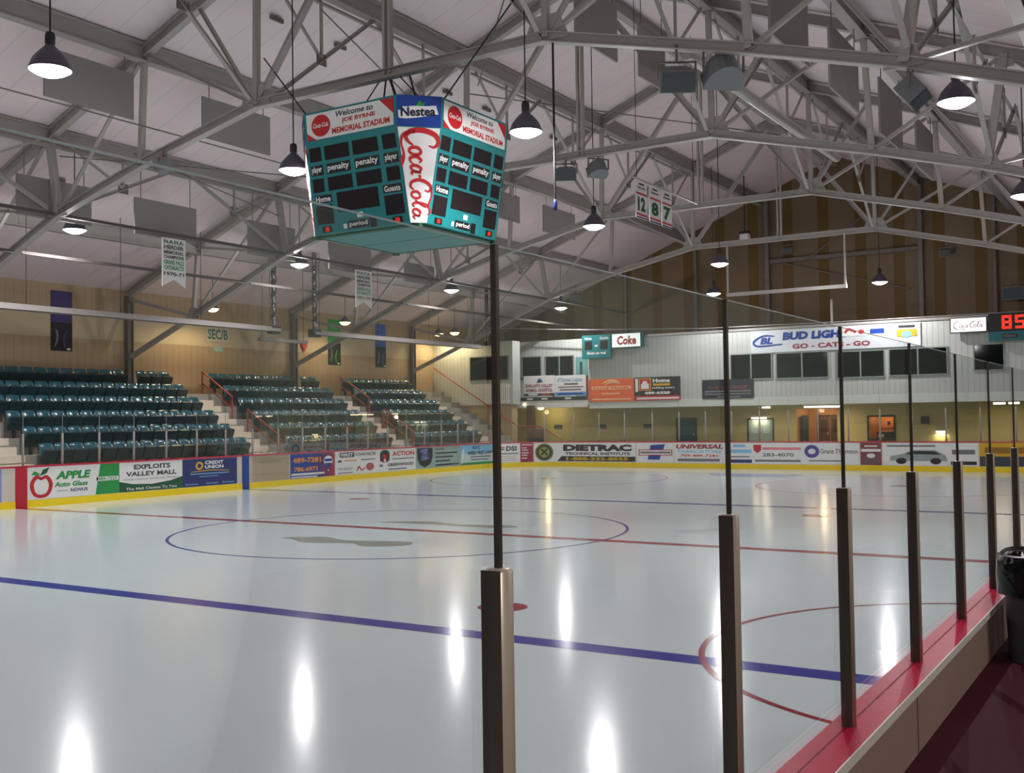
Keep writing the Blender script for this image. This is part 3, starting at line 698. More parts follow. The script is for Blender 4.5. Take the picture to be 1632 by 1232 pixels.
MB().box(-.2, .2, -.15, .15, -.2, .1).build('housing', WHITE_V, t); MB().box(-.22, .22, -.17, .17, .1, .22).build('ballast_box', CHAR, t); MB().tube((0, 0, .22), (0, 0, ROOF(-14.4)-10.45), .03, 8).build('rod', CHAR, t)
# frame hung from the last truss
t = empty('hanging_frame', 'pale rectangular hanging bar on two rods before the brown gable', 'hanging bar', (0, 25.3, 7.25))
MB().box(-13.55, -8.6, -.06, .06, -.07, .07).build('bar', GALV, t)
for x in (-13.5, -8.65): MB().bar((x, 0, .07), (x, 0, 2.1), .07, .07, (0,1,0)).build('rod', GALV, t)
tag(MB().bar((-10.34, 29.4, 6.02), (-10.34, 29.4, 7.2), .09, .09, (0,1,0)).build('short_post', GALV), 'short pale post standing on the press box roof edge', 'post')

# white pennants over the seats
def pennant(y0, y1, z0, z1, lb, nm):
    X = -22.3; t = empty('pennant', lb, 'pennant', (X, (y0+y1)/2, z1), 0, 'white champion pennants'); w_, h = y1-y0, z1-z0
    m_ = MB(); q = [(0, 0), (w_, 0), (w_, h), (0, h)]; nz = .16*h
    v = [(X, y0, z0), (X, (y0+y1)/2, z0+nz), (X, y1, z0), (X, y1, z1), (X, y0, z1)]; v2 = [(X-.012, b, c) for _, b, c in v]
    m_.add(v+v2, [(0,1,4), (1,2,3), (1,3,4), (6,5,9), (7,6,8), (8,6,9)]+[(i, 5+i, 5+(i+1) % 5, (i+1) % 5) for i in range(5)]); m_.build('cloth', WHITE_V, t, world=True)
    s = Sign(plane_fn((X, y0, z0), (0,1,0), (0,0,1)))
    L_ = [('N.A.H.A.', .885, .965, DKGREEN), ('HERDER', .77, .855, DGREY), ('MEMORIAL', .67, .745, DGREY), ('CHAMPIONS', .575, .65, DGREY), ('GRAND FALLS', .46, .55, GREEN), ('CATARACTS', .35, .44, GREEN), (nm, .23, .305, DGREY)]
    for tx, a, b, m in L_: s.text(tx, .08*w_, a*h, .92*w_, b*h, m, 1, .03)
    s.flush(t)
    r = MB()
    for y in (y0+.05, y1-.05): r.tube((X, y, z1), (X, y, 7.66), .008, 6)
    r.build('hanging_cord', CHAR, t, world=True)
pennant(3.34, 4.2, 6.18, 7.6, 'white swallowtail champions pennant nearer the scoreboard lamp row, above the nearest seats', '1970-71')
pennant(11.85, 12.74, 6.25, 7.6, 'white swallowtail champions pennant farther down, above the middle seats', '1971-72')
# jersey banners on a bar
t = empty('banner_bar', 'pale bar the numbered jersey banners hang from', 'bar', (-10.3, 9.5, 8.9))
MB().tube((0, 0, 0), (0, 4.7, 0), .03, 8).build('bar', GALV, t); MB().tube((0, .3, 0), (0, .3, ROOF(-10.3)-8.9), .01, 6).tube((0, 4.4, 0), (0, 4.4, ROOF(-10.3)-8.9), .01, 6).build('hanging_wire', CHAR, t)
for y0, num in ((9.72, '12'), (10.62, '8'), (11.47, '7')):
    X = -10.3; w_, h = .72, 1.05; z0 = 7.8
    t = empty('jersey_banner', 'white hanging jersey banner with a green %s between red bands' % num, 'banner', (X, y0, z0), 0, 'jersey banners')
    MB().box(X-.008, X+.008, y0, y0+w_, z0, 8.87).build('cloth', WHITE_V, t, world=True)
    s = Sign(plane_fn((X+.008, y0, z0), (0,1,0), (0,0,1)))
    s.text(num, .16*w_, .2*h, .84*w_, .58*h, DKGREEN, 1, .05); s.rect(0, .64*h, w_, .69*h, RED_S, 1, 'band'); s.rect(0, .08*h, w_, .13*h, RED_S, 1, 'band'); s.rect(0, 0, w_, .04*h, NAVY, 1, 'band')
    s.rect(.25*w_, .9*h, .75*w_, .95*h, DGREY, 1, 'name_line'); s.rect(.15*w_, .8*h, .85*w_, .85*h, GREYT, 1, 'name_line'); s.flush(t)

# ------------------------------------------------------------------ radiant heaters over the seats
def heater(y0, y1, duct_y, lb, dz=0):
    X, Z = -26.0, 5.62; t = empty('radiant_heater', lb, 'heater', (X, y0, Z), 0, 'radiant tube heaters'); L = y1-y0
    MB().prism([(-.2,-.06),(-.17,-.06),(-.09,.09),(.09,.09),(.17,-.06),(.2,-.06),(.11,.12),(-.11,.12)], (0, 0, 0), (0, L, 0)).build('reflector', HEATW, t)
    MB().tube((0, .05, -.02), (0, L-.05, -.02), .05, 10).build('burner_tube', STEEL_D, t)
    for i in range(int(L/3)+1):
        y = .4+i*(L-.8)/int(L/3); MB().tube((0, y, .1), (0, y, ROOF(X)-Z), .01, 6).build('chain', CHAR, t)
    if duct_y is not None:
        d_ = duct_y-y0; MB().box(-.14, .14, d_-.22, d_+.22, -.14, .16).build('burner_box', CHAR, t)
        m_ = MB(); z = .16; n_ = 0
        while z < ROOF(X)-Z-.1:
            m_.tube((0, d_+.03*math.sin(n_*1.7), z), (0, d_+.03*math.sin((n_+1)*1.7), min(z+.11, ROOF(X)-Z)), .10, 12, r2=.085); z += .11; n_ += 1
        m_.build('foil_duct', FOIL, t)
    return t
heater(-12, 11.75, 11.55, 'long pale tube heater above the nearest seat block')
heater(13.62, 25.2, 13.75, 'long pale tube heater above the farther seat blocks')
t = empty('slung_duct', 'short flat grey duct slung below the gap between the tube heaters', 'duct', (-26.5, 11.3, 5.3)); MB().box(-.09, .09, 0, 2.5, -.06, .06).build('duct_body', HEATW, t)
for y in (.15, 2.35): MB().tube((0, y, .06), (0, y, ROOF(-26.5)-5.3), .01, 6).build('hanger', CHAR, t)
t = empty('end_heater', 'short pale tube heater crossways at the end of the seats', 'heater', (-27.6, 26.2, 5.85))
MB().prism([(-.2,-.06),(-.17,-.06),(-.09,.09),(.09,.09),(.17,-.06),(.2,-.06),(.11,.12),(-.11,.12)], (0, 0, 0), (1.9, 0, 0)).build('reflector', HEATW, t); MB().tube((.3, 0, .1), (.3, 0, ROOF(-27.3)-5.85), .01, 6).tube((1.6, 0, .1), (1.6, 0, ROOF(-26)-5.85), .01, 6).build('chain', CHAR, t)
m_ = MB(); z = 5.8
while z < ROOF(-26)-.15: m_.tube((0, 0, z), (0, 0, z+.11), .1, 12, r2=.085); z += .11
fo = m_.build('foil_duct', FOIL, t); fo.location = (1.6, -.3, -5.85); MB().box(1.5, 1.7, -.4, -.15, -.1, .1).build('burner_box', CHAR, t)

# ------------------------------------------------------------------ left wall hangings
for y0, y1, top, nm, lo in ((5.27, 6.1, PURPLE, 'purple', '#17131c'), (19.3, 20.15, BRGREEN, 'green', '#12180f'), (22.67, 23.45, BRBLUE, 'blue', '#151a28')):
    t = empty('wall_banner', 'tall narrow %s banner with a dark picture below on the beige wall' % nm, 'banner', (XW, y0, 4.77), 0, 'tall wall banners')
    MB().box(XW+.005, XW+.02, y0, y1, 5.75, 6.85).build('cloth', top, t, world=True)
    MB().box(XW+.005, XW+.022, y0, y1, 4.77, 5.76).build('picture_cloth', mat(nm+'_picture', lo, .8, noise=.5, nscale=8), t, world=True)
    s = Sign(plane_fn((XW+.022, y0, 4.77), (0,1,0), (0,0,1)), .003)
    s.stroke([(.15,.15,.05),(.25,.45,.08),(.2,.75,.05)], GREYT, 1, 'print'); s.stroke([(.55,.1,.06),(.5,.4,.09),(.62,.7,.05)], top, 1, 'print'); s.rect(.62, .04, .75, .1, WHITE, 1, 'print'); s.flush(t)
t = empty('section_sign', 'white SEC/B sign high on the beige wall above the middle seats', 'sign', (XW, 12.15, 5.5))
MB().box(XW+.003, XW+.02, 12.15, 13.35, 5.45, 6.05).build('panel', mat('sign_cream', '#b5ab8e', .5), t, world=True)
s = Sign(plane_fn((XW+.02, 12.15, 5.45), (0,1,0), (0,0,1))); s.text('SEC/B', .08, .1, 1.12, .5, mat('teal_print', '#0f5c58', .5), 1, .02); s.flush(t)
t = empty('wall_notice', 'small greenish notice below the section sign', 'notice', (XW, 12.55, 5.07)); MB().box(XW+.003, XW+.02, 12.55, 13.0, 5.07, 5.27).build('panel', mat('notice', '#8fae98', .5), t, world=True)
t = empty('fire_bell', 'round red alarm bell on the beige wall by the wall post', 'alarm bell', (XW, 17.7, 5.55)); MB().tube((.01, 0, 0), (.1, 0, 0), .2, 18, r2=.14).build('gong', RED, t); MB().box(0, .05, -.07, .07, -.26, -.16).build('back_box', RED, t)
# ================================================================== dasher boards
def ribbon(s0, s1, z0, z1, d0, d1, n=None):
    """a strip of board along the far path: d0 outer face, d1 inner face (towards the ice)"""
    n = n or max(1, int((s1-s0)/.5)); mb = MB(); v = []
    for i in range(n+1):
        s = s0+(s1-s0)*i/n; v += [board_fn(s, z0, d0), board_fn(s, z0, d1), board_fn(s, z1, d1), board_fn(s, z1, d0)]
    f = []
    for i in range(n):
        a = 4*i; b = a+4
        for j in range(4): f.append((a+j, a+(j+1) % 4, b+(j+1) % 4, b+j))
    f += [(0, 3, 2, 1), (4*n, 4*n+1, 4*n+2, 4*n+3)]
    return mb.add(v, f)
fb = empty('dasher_boards', 'white rink boards with a yellow kick strip in front of the seats and end wall', 'rink boards', (XL, 0, 0))
S0 = -31.5
ribbon(S0, S_END, .2, BH-.04, -.1, 0, 900).build('board_panel', BOARD, fb, world=True)
ribbon(S0, S_END, 0, .2, -.1, .012, 900).build('kick_plate', YEL, fb, world=True)
ribbon(S0, S_END, BH-.04, BH, -.14, .02, 900).build('cap_rail', CAPRED, fb, world=True)
ribbon(-.17, .17, 0, BH-.03, -.05, .02, 1).build('red_marker', RED, fb, world=True)
ribbon(7.95, 8.25, 0, BH-.03, -.05, .02, 1).build('blue_marker', BLUE, fb, world=True); ribbon(-8.25, -7.95, 0, BH-.03, -.05, .02, 1).build('blue_marker', BLUE, fb, world=True)
ribbon(-.75, -.57, .2, BH-.05, -.05, .006, 1).build('gate_stripe', mat('pale_blue', '#7c86c4', .4), fb, world=True)
nb = empty('dasher_boards', 'red-capped rink boards along the walkway in the foreground', 'rink boards', (XN, -14, 0))
NY0, NY1 = -31.5, YE-RC-.03
CZ = 1.10
MB().box(XN, XN+.03, NY0, NY1, .2, CZ-.04).build('board_panel', BOARD, nb, world=True)
MB().box(XN-.012, XN+.03, NY0, NY1, 0, .2).build('kick_plate', YEL, nb, world=True)
MB().box(XN-.015, XN+.046, NY0, NY1, CZ-.04, CZ).box(XN+.05, XN+.15, NY0, NY1, CZ-.04, CZ).box(XN+.04, XN+.055, NY0, NY1, CZ-.04, CZ-.008).build('cap_rail', CAPRED, nb, world=True)
MB().box(XN+.15, XN+.156, NY0, NY1, CZ-.035, CZ+.001).build('edge_strip', WHITE_V, nb, world=True)
MB().box(XN+.125, XN+.14, NY0, NY1, FZ, CZ-.04).build('back_panel', BOARD_B, nb, world=True)
for y in (-15.1, -12.6, -10.1, -7.6): MB().box(XN+.139, XN+.142, y-.004, y+.004, FZ, CZ-.04).build('back_seam', DGREY, nb, world=True)

# ---- adverts on the boards ---------------------------------------------------
def advert(s0, s1, bg, lb, z0=.215, z1=BH-.05, cat='advert'):
    t = empty('board_advert', lb, 'advert', tuple(board_fn((s0+s1)/2, z0, 0)), 0, 'adverts on the rink boards')
    S = Sign(board_fn, .003, .002); S.root = t; S.z0 = z0; S.h = z1-z0; S.s0 = s0; S.w = s1-s0
    n = 1 if s1 < L1 or s0 > L1+LA else 48
    S.rect(s0, z0, s1, z1, bg, 0, 'panel', n)
    def R(u0, v0, u1, v1, m, l=1, part='print'): S.rect(s0+u0*S.w, z0+v0*S.h, s0+u1*S.w, z0+v1*S.h, m, l, part, n)
    def T(tx, u0, v0, u1, v1, m, l=2, bold=.025, sh=0): S.text(tx, s0+u0*S.w, z0+v0*S.h, s0+u1*S.w, z0+v1*S.h, m, l, bold, sh)
    def P(pts, m, l=1): S.poly([(s0+a*S.w, z0+b*S.h) for a, b in pts], m, l)
    def O(u, v, ru, rv, m, l=1): S.oval(s0+u*S.w, z0+v*S.h, ru*S.w, rv*S.h, m, l)
    def K(pts, m, l=2): S.stroke([(s0+a*S.w, z0+b*S.h, c) for a, b, c in pts], m, l, 'emblem')
    S.R, S.T, S.P, S.O, S.K = R, T, P, O, K
    return S
A = advert(.18, 2.31, WHITE_V, 'white APPLE auto glass board with a red apple next to the red marker')
A.K([(.2,.62,.07),(.12,.68,.10),(.06,.45,.12),(.1,.16,.10),(.19,.08,.09),(.29,.16,.10),(.33,.45,.12),(.27,.68,.10),(.19,.62,.07)], RED_S); A.P([(.17,.72),(.22,.92),(.31,.98),(.27,.8)], DKGREEN, 2); A.P([(.16,.72),(.05,.78),(.1,.88),(.17,.8)], GREEN, 2)
A.T('APPLE', .40, .58, .93, .84, GREEN, 2, .05, .2); A.T('Auto Glass', .38, .34, .88, .5, GREEN, 2, .035, .2); A.T('NOVUS', .62, .16, .88, .27, NAVY, 2, .03); A.R(.42, .2, .58, .22, GREYT); A.flush(A.root)
A = advert(2.31, 3.12, GREEN, 'narrow green board with a phone number between the apple and mall boards'); A.P([(0,0),(0,1),(.2,1)], WHITE_V, 1); A.R(.04, .44, .96, .58, WHITE_V); A.T('489-7225', .1, .46, .9, .56, GREEN, 2, .02); A.flush(A.root)
A = advert(3.12, 5.45, DKGREEN, 'EXPLOITS VALLEY MALL board, white shield shape on green')
A.P([(.0,1),(.0,.36),(.2,.26),(.5,.22),(.8,.3),(1,.42),(1,1)], WHITE_V, 1); A.T('EXPLOITS', .22, .75, .8, .92, DGREY, 2, .04); A.T('VALLEY MALL', .1, .52, .9, .68, DGREY, 2, .035); A.T('Cromer Avenue, Grand Falls-Windsor', .06, .38, .94, .45, GREYT, 2, .01); A.T('The Mall Closest To You', .1, .05, .9, .14, WHITE, 2, .01); A.flush(A.root)
A = advert(5.45, 7.72, NAVY, 'navy blue CREDIT UNION board with a gold emblem')
A.O(.3, .75, .07, .15, GOLD); A.O(.3, .75, .035, .08, NAVY, 2); A.T('CREDIT', .40, .79, .74, .92, WHITE, 2, .03); A.T('UNION', .40, .63, .74, .76, WHITE, 2, .03); A.K([(.15,.53,.02),(.5,.57,.03),(.85,.53,.02)], GOLD); A.R(.14, .44, .84, .47, LBLUE, 1); A.R(.3, .34, .64, .36, LBLUE, 1)
for a in (.05, .42, .72): A.T('Services', a, .06, a+.22, .13, LBLUE, 2, .01)
A.flush(A.root)
A = advert(8.34, 10.16, mat('beige_board', '#a9977a', .5, noise=.08), 'plain beige board with thin dark lines beside the blue marker'); A.R(.03, .84, .95, .855, GREYT); A.R(.1, .74, .8, .78, mat('tan_print', '#8a7a62', .5)); A.R(.03, .28, .9, .29, GREYT); A.R(.02, .0, .03, 1, WHITE); A.flush(A.root)
A = advert(10.2, 12.5, BLUE, 'blue and red board with a striped hot air balloon')
for i in range(8): A.R(.5+i*.0625, .0, 1, 1, mat('blend%d' % i, '#%02x%02x%02x' % (30+i*18, 50-i*2, 130-i*10), .4), 1+i*.2, 'ground')
og = mat('orange_letter', '#d98a3a', .5)
A.T('489-7281', .05, .62, .68, .84, og, 4, .04); A.T('786-6971', .08, .26, .6, .46, og, 4, .04); A.R(.02, .12, .76, .2, WHITE_V, 3); A.R(.02, .02, .6, .07, WHITE_V, 3)
A.O(.85, .66, .105, .2, WHITE, 3); A.R(.76, .62, .94, .74, BLUE, 4, 'emblem'); A.P([(.77,.56),(.93,.56),(.87,.34),(.83,.34)], BLUE, 4); A.P([(.835,.28),(.865,.28),(.86,.22),(.84,.22)], WHITE, 4); A.flush(A.root)
A = advert(12.55, 14.95, WHITE_V, 'white FIRST CHOICE board with a plate drawn at its foot')
A.R(.1, .74, .44, .95, DGREY); A.T('FIRST', .13, .78, .41, .91, WHITE, 2, .03); A.T('CHOICE', .47, .78, .96, .91, DGREY, 2, .025); A.O(.1, .58, .05, .05, DKGREEN); A.R(.2, .57, .5, .62, og); A.R(.6, .58, .95, .63, GREYT); A.T('THE HEALTH', .05, .2, .38, .31, GREYT, 2, .01); A.K([(.5,.12,.05),(.55,.3,.06),(.62,.15,.05),(.7,.25,.05)], RED_S); A.O(.82, .28, .1, .17, mat('brick_print', '#a5544a', .5)); A.R(.05, .06, .4, .1, GREYT); A.flush(A.root)
A = advert(14.95, 17.4, WHITE_V, 'white ACTION board with a red and black arch emblem')
A.P([(.07,.5),(.07,.85),(.13,.97),(.25,.97),(.31,.85),(.31,.5),(.25,.42),(.13,.42)], CHAR, 1); A.P([(.14,.46),(.14,.78),(.24,.78),(.24,.46)], RED_S, 2); A.P([(.16,.44),(.19,.6),(.22,.44)], WHITE, 3); A.T('ACTION', .38, .68, .96, .88, RED_S, 2, .035); A.R(.38, .52, .95, .57, GREYT); A.T('GREENWOOD', .26, .22, .94, .36, DGREY, 2, .04); A.O(.1, .28, .05, .06, GREYT); A.R(.28, .06, .75, .12, GREYT); A.flush(A.root)
A = advert(17.4, 20.6, mat('grey_green_board', '#8ea39a', .45, noise=.2, nscale=3), 'grey-green board with a dark shield emblem before the tree board')
A.P([(.03,.97),(.03,.5),(.08,.2),(.19,.04),(.31,.2),(.36,.5),(.36,.97)], CHAR, 1); A.K([(.1,.8,.1),(.25,.88,.08),(.14,.62,.1),(.28,.7,.08),(.12,.45,.1),(.27,.5,.08)], mat('silver_blue', '#7680b8', .4))
for i, (a, b) in enumerate(((.42, .62), (.42, .92), (.42, .82), (.42, .75), (.42, .95))): A.R(a, .84-i*.19, b, .91-i*.19, DGREY if i else GREYT)
A.R(.5, .1, .8, .14, RED_S); A.flush(A.root)
A = advert(20.6, 23.2, LBLUE, 'pale blue HIGHWAY tree and lawn board curving into the far corner')
A.R(0, .0, 1, .12, GREEN, 1); A.R(0, .12, 1, .55, mat('cloud_print', '#b9c9c4', .5), 1); A.T('KDC', .35, .78, .58, .95, NAVY, 2, .03); A.T('WEED FREE LAWN', .2, .5, .97, .68, DGREY, 2, .035); A.R(.28, .36, .86, .42, GREYT, 2); A.R(.3, .22, .8, .28, GREYT, 2); A.K([(.02,.1,.12),(.06,.5,.2),(.08,.8,.1)], mat('heron_print', '#c9d2cc', .5)); A.flush(A.root)
A = advert(23.22, 24.4, WHITE_V, 'white DSI board on the far corner beside the dark red board')
A.T('DSI', .42, .6, .86, .86, DGREY, 2, .04); A.R(.1, .76, .34, .82, RED_S); A.R(.14, .66, .34, .72, DGREY); A.R(.06, .44, .94, .5, GREYT)
for v in (.32, .2, .1): A.R(.15, v, .85, v+.02, GREYT)
A.flush(A.root)
A = advert(24.42, 25.02, mat('dark_red_board', '#8e1f3c', .45), 'narrow dark red board with white lines on the far corner')
for v, a, b in ((.88, .12, .92), (.72, .1, .5), (.6, .12, .6), (.46, .1, .65), (.34, .12, .55), (.18, .1, .5)): A.R(a, v, b, v+.05, WHITE_V)
A.flush(A.root)
A = advert(25.08, 30.0, WHITE_V, 'long white DIETRAC TECHNICAL INSTITUTE board with a round olive seal')
A.O(.09, .5, .085, .46, mat('olive', '#5d6628', .45)); A.O(.09, .5, .07, .38, mat('olive_dark', '#2f3814', .45), 2); A.O(.09, .5, .05, .28, mat('olive_light', '#87913e', .45), 3); A.K([(.06,.35,.07),(.12,.68,.07)], CHAR, 4); A.K([(.12,.35,.07),(.06,.68,.07)], CHAR, 4)
A.T('DIETRAC', .27, .56, .965, .9, CHAR, 2, .07); A.T('TECHNICAL INSTITUTE', .29, .36, .95, .5, CHAR, 2, .035); A.R(.25, .03, 1, .29, CHAR); A.P([(.21,.03),(.25,.03),(.25,.26)], CHAR, 1); A.T('1-888-332-8555', .3, .08, .93, .25, GOLD, 2, .045); A.flush(A.root)
A = advert(30.07, 31.8, WHITE_V, 'white board with a blue cross-shaped logo under a red bar')
A.P([(.3,.15),(.38,.88),(.78,.92),(.62,.15)], BLUE, 1); A.R(.05, .36, .97, .66, RED_S, 2); A.R(.08, .4, .94, .62, WHITE_V, 3); A.R(.1, .46, .92, .56, GREYT, 4); A.flush(A.root)
A = advert(31.85, 34.1, WHITE_V, 'white UNIVERSAL board in dark red capitals')
A.T('UNIVERSAL', .03, .7, .97, .92, mat('maroon', '#8e2c3e', .5), 2, .05, .2); A.T('FABRICATORS', .06, .5, .94, .64, LBLUE, 2, .03, .2); A.T('709-489-7281', .12, .3, .86, .43, RED_S, 2, .02); A.R(.06, .08, .9, .22, GREYT); A.flush(A.root)
A = advert(34.1, 35.3, WHITE_V, 'white board with faint blue lines half behind a thin post')
A.R(.3, .78, .75, .92, LBLUE); A.R(.05, .5, .97, .68, LBLUE); A.R(.1, .3, .9, .36, GREYT); A.R(.02, .04, .98, .2, NAVY); A.flush(A.root)
A = advert(35.3, 37.4, WHITE_V, 'white board with a red shield logo and a phone number')
A.P([(.02,.9),(.02,.65),(.1,.5),(.18,.65),(.18,.9)], RED_S, 1); A.R(.2, .66, .96, .78, mat('pink_print', '#d77f86', .5)); A.T('283-4070', .2, .34, .82, .52, GREYT, 2, .03); A.R(.05, .1, .95, .2, GREYT); A.flush(A.root)
A = advert(37.4, 39.6, WHITE_V, 'white Grant Thornton board with a purple ring')
A.S = A; S_ = A; S_.ring(A.s0+.16*A.w, A.z0+.6*A.h, .3, .26, .15, mat('violet_print', '#4c3f8f', .45), 1); A.T('Grant Thornton', .31, .5, .98, .72, GREYT, 2, .02); A.R(.1, .14, .7, .2, GREYT); A.flush(A.root)
A = advert(39.65, 40.45, mat('brown_red_board', '#7c3438', .5), 'small brownish red board with a white middle band'); A.R(.04, .6, .96, .72, WHITE_V); A.R(.2, .82, .8, .88, WHITE_V); A.O(.5, .42, .2, .1, WHITE_V); A.R(.1, .05, .9, .3, mat('grey_maroon', '#6a4a4a', .5)); A.flush(A.root)
A = advert(40.5, 42.9, WHITE_V, 'white board with a grey car drawn on it')
A.R(.06, .82, .8, .9, GREYT); A.P([(.1,.2),(.12,.42),(.3,.5),(.45,.68),(.8,.68),(.95,.45),(.98,.2)], mat('car_print', '#8f9a96', .5), 1); A.P([(.34,.5),(.46,.64),(.78,.64),(.88,.48)], CHAR, 2); A.O(.28, .2, .08, .14, CHAR, 2); A.O(.8, .2, .08, .14, CHAR, 2); A.flush(A.root)
A = advert(42.9, 43.9, WHITE_V, 'white board with grey lettering before the yellow board'); A.R(.1, .5, .9, .7, GREYT); A.R(.05, .05, .95, .2, CHAR); A.flush(A.root)
A = advert(43.95, 46.2, mat('yellow_board', '#c99a14', .45), 'yellow board with a dark lower half at the end of the boards'); A.R(0, 0, 1, .42, mat('dark_slate', '#2c3a40', .45)); A.R(.08, .55, .92, .8, mat('brown_print', '#8a6512', .5)); A.flush(A.root)

# ------------------------------------------------------------------ glass and its posts
def make_post(h, top, m1, m2, hw):
    t = empty('glass_post', '', 'post')
    MB().lathe([(.0, h), (.022, h), (.027, h-.006), (.027, 0), (0, 0)], n=20).build('sleeve', m1, t)
    MB().box(-.02, .02, -.029, -.024, 0, h-.002).build('channel', m2, t)
    MB().box(-.006, .006, -hw, hw, h-.01, top).build('mullion', m2, t)
    return t
def make_pane(L, H_, m, hs, th=.012, g0=.03):
    """a sheet notched at its lower corners where the post sleeves grip it"""
    g1 = .0075
    o2 = [(g0, 0), (L-g0, 0), (L-g0, hs+.004), (L-g1, hs+.004), (L-g1, H_), (g1, H_), (g1, hs+.004), (g0, hs+.004)]; n = len(o2); mb = MB()
    v = [(-th/2, a, b) for a, b in o2]+[(th/2, a, b) for a, b in o2]
    mb.add(v, [tuple(range(n-1, -1, -1)), tuple(range(n, 2*n))], 0); e = [(i, (i+1) % n, n+(i+1) % n, n+i) for i in range(n)]; mb.add(v, e[4:5], 1); mb.add(v, e[:4]+e[5:], 0)
    return mb.build('glass_sheet', [m, GEDGE])
GX, GTOP = XN+.051, 2.568
NEARY = [-16.87+1.178*i for i in range(33)]
pp = make_post(.872, GTOP-CZ, ALU, ALU2, .0055); q0 = make_pane(1.178, GTOP-CZ-.002, GLASS, .872)
for i, y in enumerate(NEARY):
    if i == 0: lb = 'metal glass post on the near boards just outside the view beside the camera'
    else: lb = '%s metal glass post on the red-capped near boards, counting away from the camera' % nth(i-1)
    o = pp if i == 0 else dup(pp, (GX, y, CZ)); o.location = (GX, y, CZ); o['label'] = lb; o['group'] = 'posts on the near boards'
    g_ = q0 if i == 0 else q0.copy()
    if i: COL.objects.link(g_)
    g_.location = (GX, y, CZ+.001)
    tag(g_, 'clear glass pane on the near boards, %s pane counting away from the camera' % nth(i), 'glass pane', 'near glass panes')
p1 = make_post(.86, 2.57-BH, FARP, FARP, .004); p2 = make_post(1.25, 2.9-BH, FARP, FARP, .004); u1 = u2 = 0
SP = [-1.1+1.2*i for i in range(20)]+[22.95, 24.25, 25.55, 26.9, 28.2, 29.46, 30.8, 32.05, 33.25, 34.4, 35.6, 36.8, 38.0, 39.2, 40.4, 41.6, 42.8, 44.0, 45.2, 46.4]
ka = kb = 0
for i, s in enumerate(SP):
    p, n = path(s); rz = math.atan2(n.y, n.x); P0 = p-n*.07; side = s < L1
    if side: lb = '%s glass post on the seat-side boards counting from the red marker' % nth(ka); ka += 1
    else: lb = '%s tall glass post on the far end boards counting from the seat corner' % nth(kb); kb += 1
    src = p1 if side else p2; first = (side and not u1) or (not side and not u2)
    if side: u1 = 1
    else: u2 = 1
    o = src if first else dup(src, (0, 0, 0)); o.location = (P0.x, P0.y, BH); o.rotation_euler = (0, 0, rz)
    o['label'] = lb; o['group'] = 'posts on the seat-side boards' if side else 'posts on the end boards'
    if i+1 < len(SP):
        p_, n_ = path(SP[i+1]); P1 = p_-n_*.07; d_ = P1-P0
        g_ = make_pane(d_.length, (2.57 if side else 2.9)-BH-.002, GLASS2, .86 if side else 1.25, g0=.04); g_.location = (P0.x, P0.y, BH+.001); g_.rotation_euler = (0, 0, math.atan2(d_.y, d_.x)-PI/2)
        tag(g_, ('clear glass pane on the seat-side boards, %s from the red marker' % nth(ka-1)) if side else ('clear glass pane on the far end boards, %s from the seat corner' % nth(kb-1)), 'glass pane', 'far glass panes')
# ================================================================== grandstand
ROWS = 6
ZT = lambda k: .87+.487*k
XT = lambda k: -24.78-.8*k          # front edge of tier k
for k in range(ROWS):
    x1, x0 = XT(k), XT(k+1) if k < ROWS-1 else XW+.01
    struct('floor_tier_%d' % (k+1), MB().box(x0+.001, x1, -10, 25.3, .74, ZT(k)), CONC)
# aisles of half steps
AIS = [(.12, 1.2, 'beside the red marker'), (9.68, 10.78, 'between the nearest and middle seat blocks'), (17.62, 18.72, 'between the middle and farthest seat blocks'), (24.25, 25.25, 'past the farthest seat block')]
for a, b, lb in AIS:
    t = empty('aisle_stair', 'pale painted aisle steps '+lb, 'stairs', ((XT(0)), a, .75), 0, 'aisle stairs'); mb = MB()
    for k in range(ROWS-1):
        MB().box(XT(k)-.795, XT(k)-.4, a, b, ZT(k)+.001, ZT(k)+.243).build('step', STEPW, t, world=True)
        MB().box(XT(k)-.4, XT(k)+.012, a, b, ZT(k)-.2, ZT(k)+.012).build('step', STEPW, t, world=True)
def rail(y, k0, k1, lb):
    t = empty('handrail', lb, 'handrail', (XT(k0), y, ZT(k0)), 0, 'red aisle handrails'); xa, xb = XT(k0)-.3, XT(k1)-.3
    pa, pb = (xa, y, ZT(k0)+.85), (xb, y, ZT(k1)+.85)
    MB().tube(pa, pb, .03, 8).build('top_rail', RAILR, t, world=True); MB().tube((xa, y, ZT(k0)+.42), (xb, y, ZT(k1)+.42), .022, 8).build('mid_rail', RAILR, t, world=True)
    for k, x in ((k0, xa), (k1, xb)): MB().tube((x, y, ZT(k)+.01), (x, y, ZT(k)+.87), .028, 8).build('post', RAILR, t, world=True)
for j, y in enumerate((.06, 10.86, 18.8)):
    nm = ['nearest', 'middle', 'farthest'][j]
    rail(y, 3, 5, 'upper red handrail at the aisle edge of the %s seat block' % nm); rail(y, 0, 2, 'lower red handrail at the aisle edge of the %s seat block' % nm)
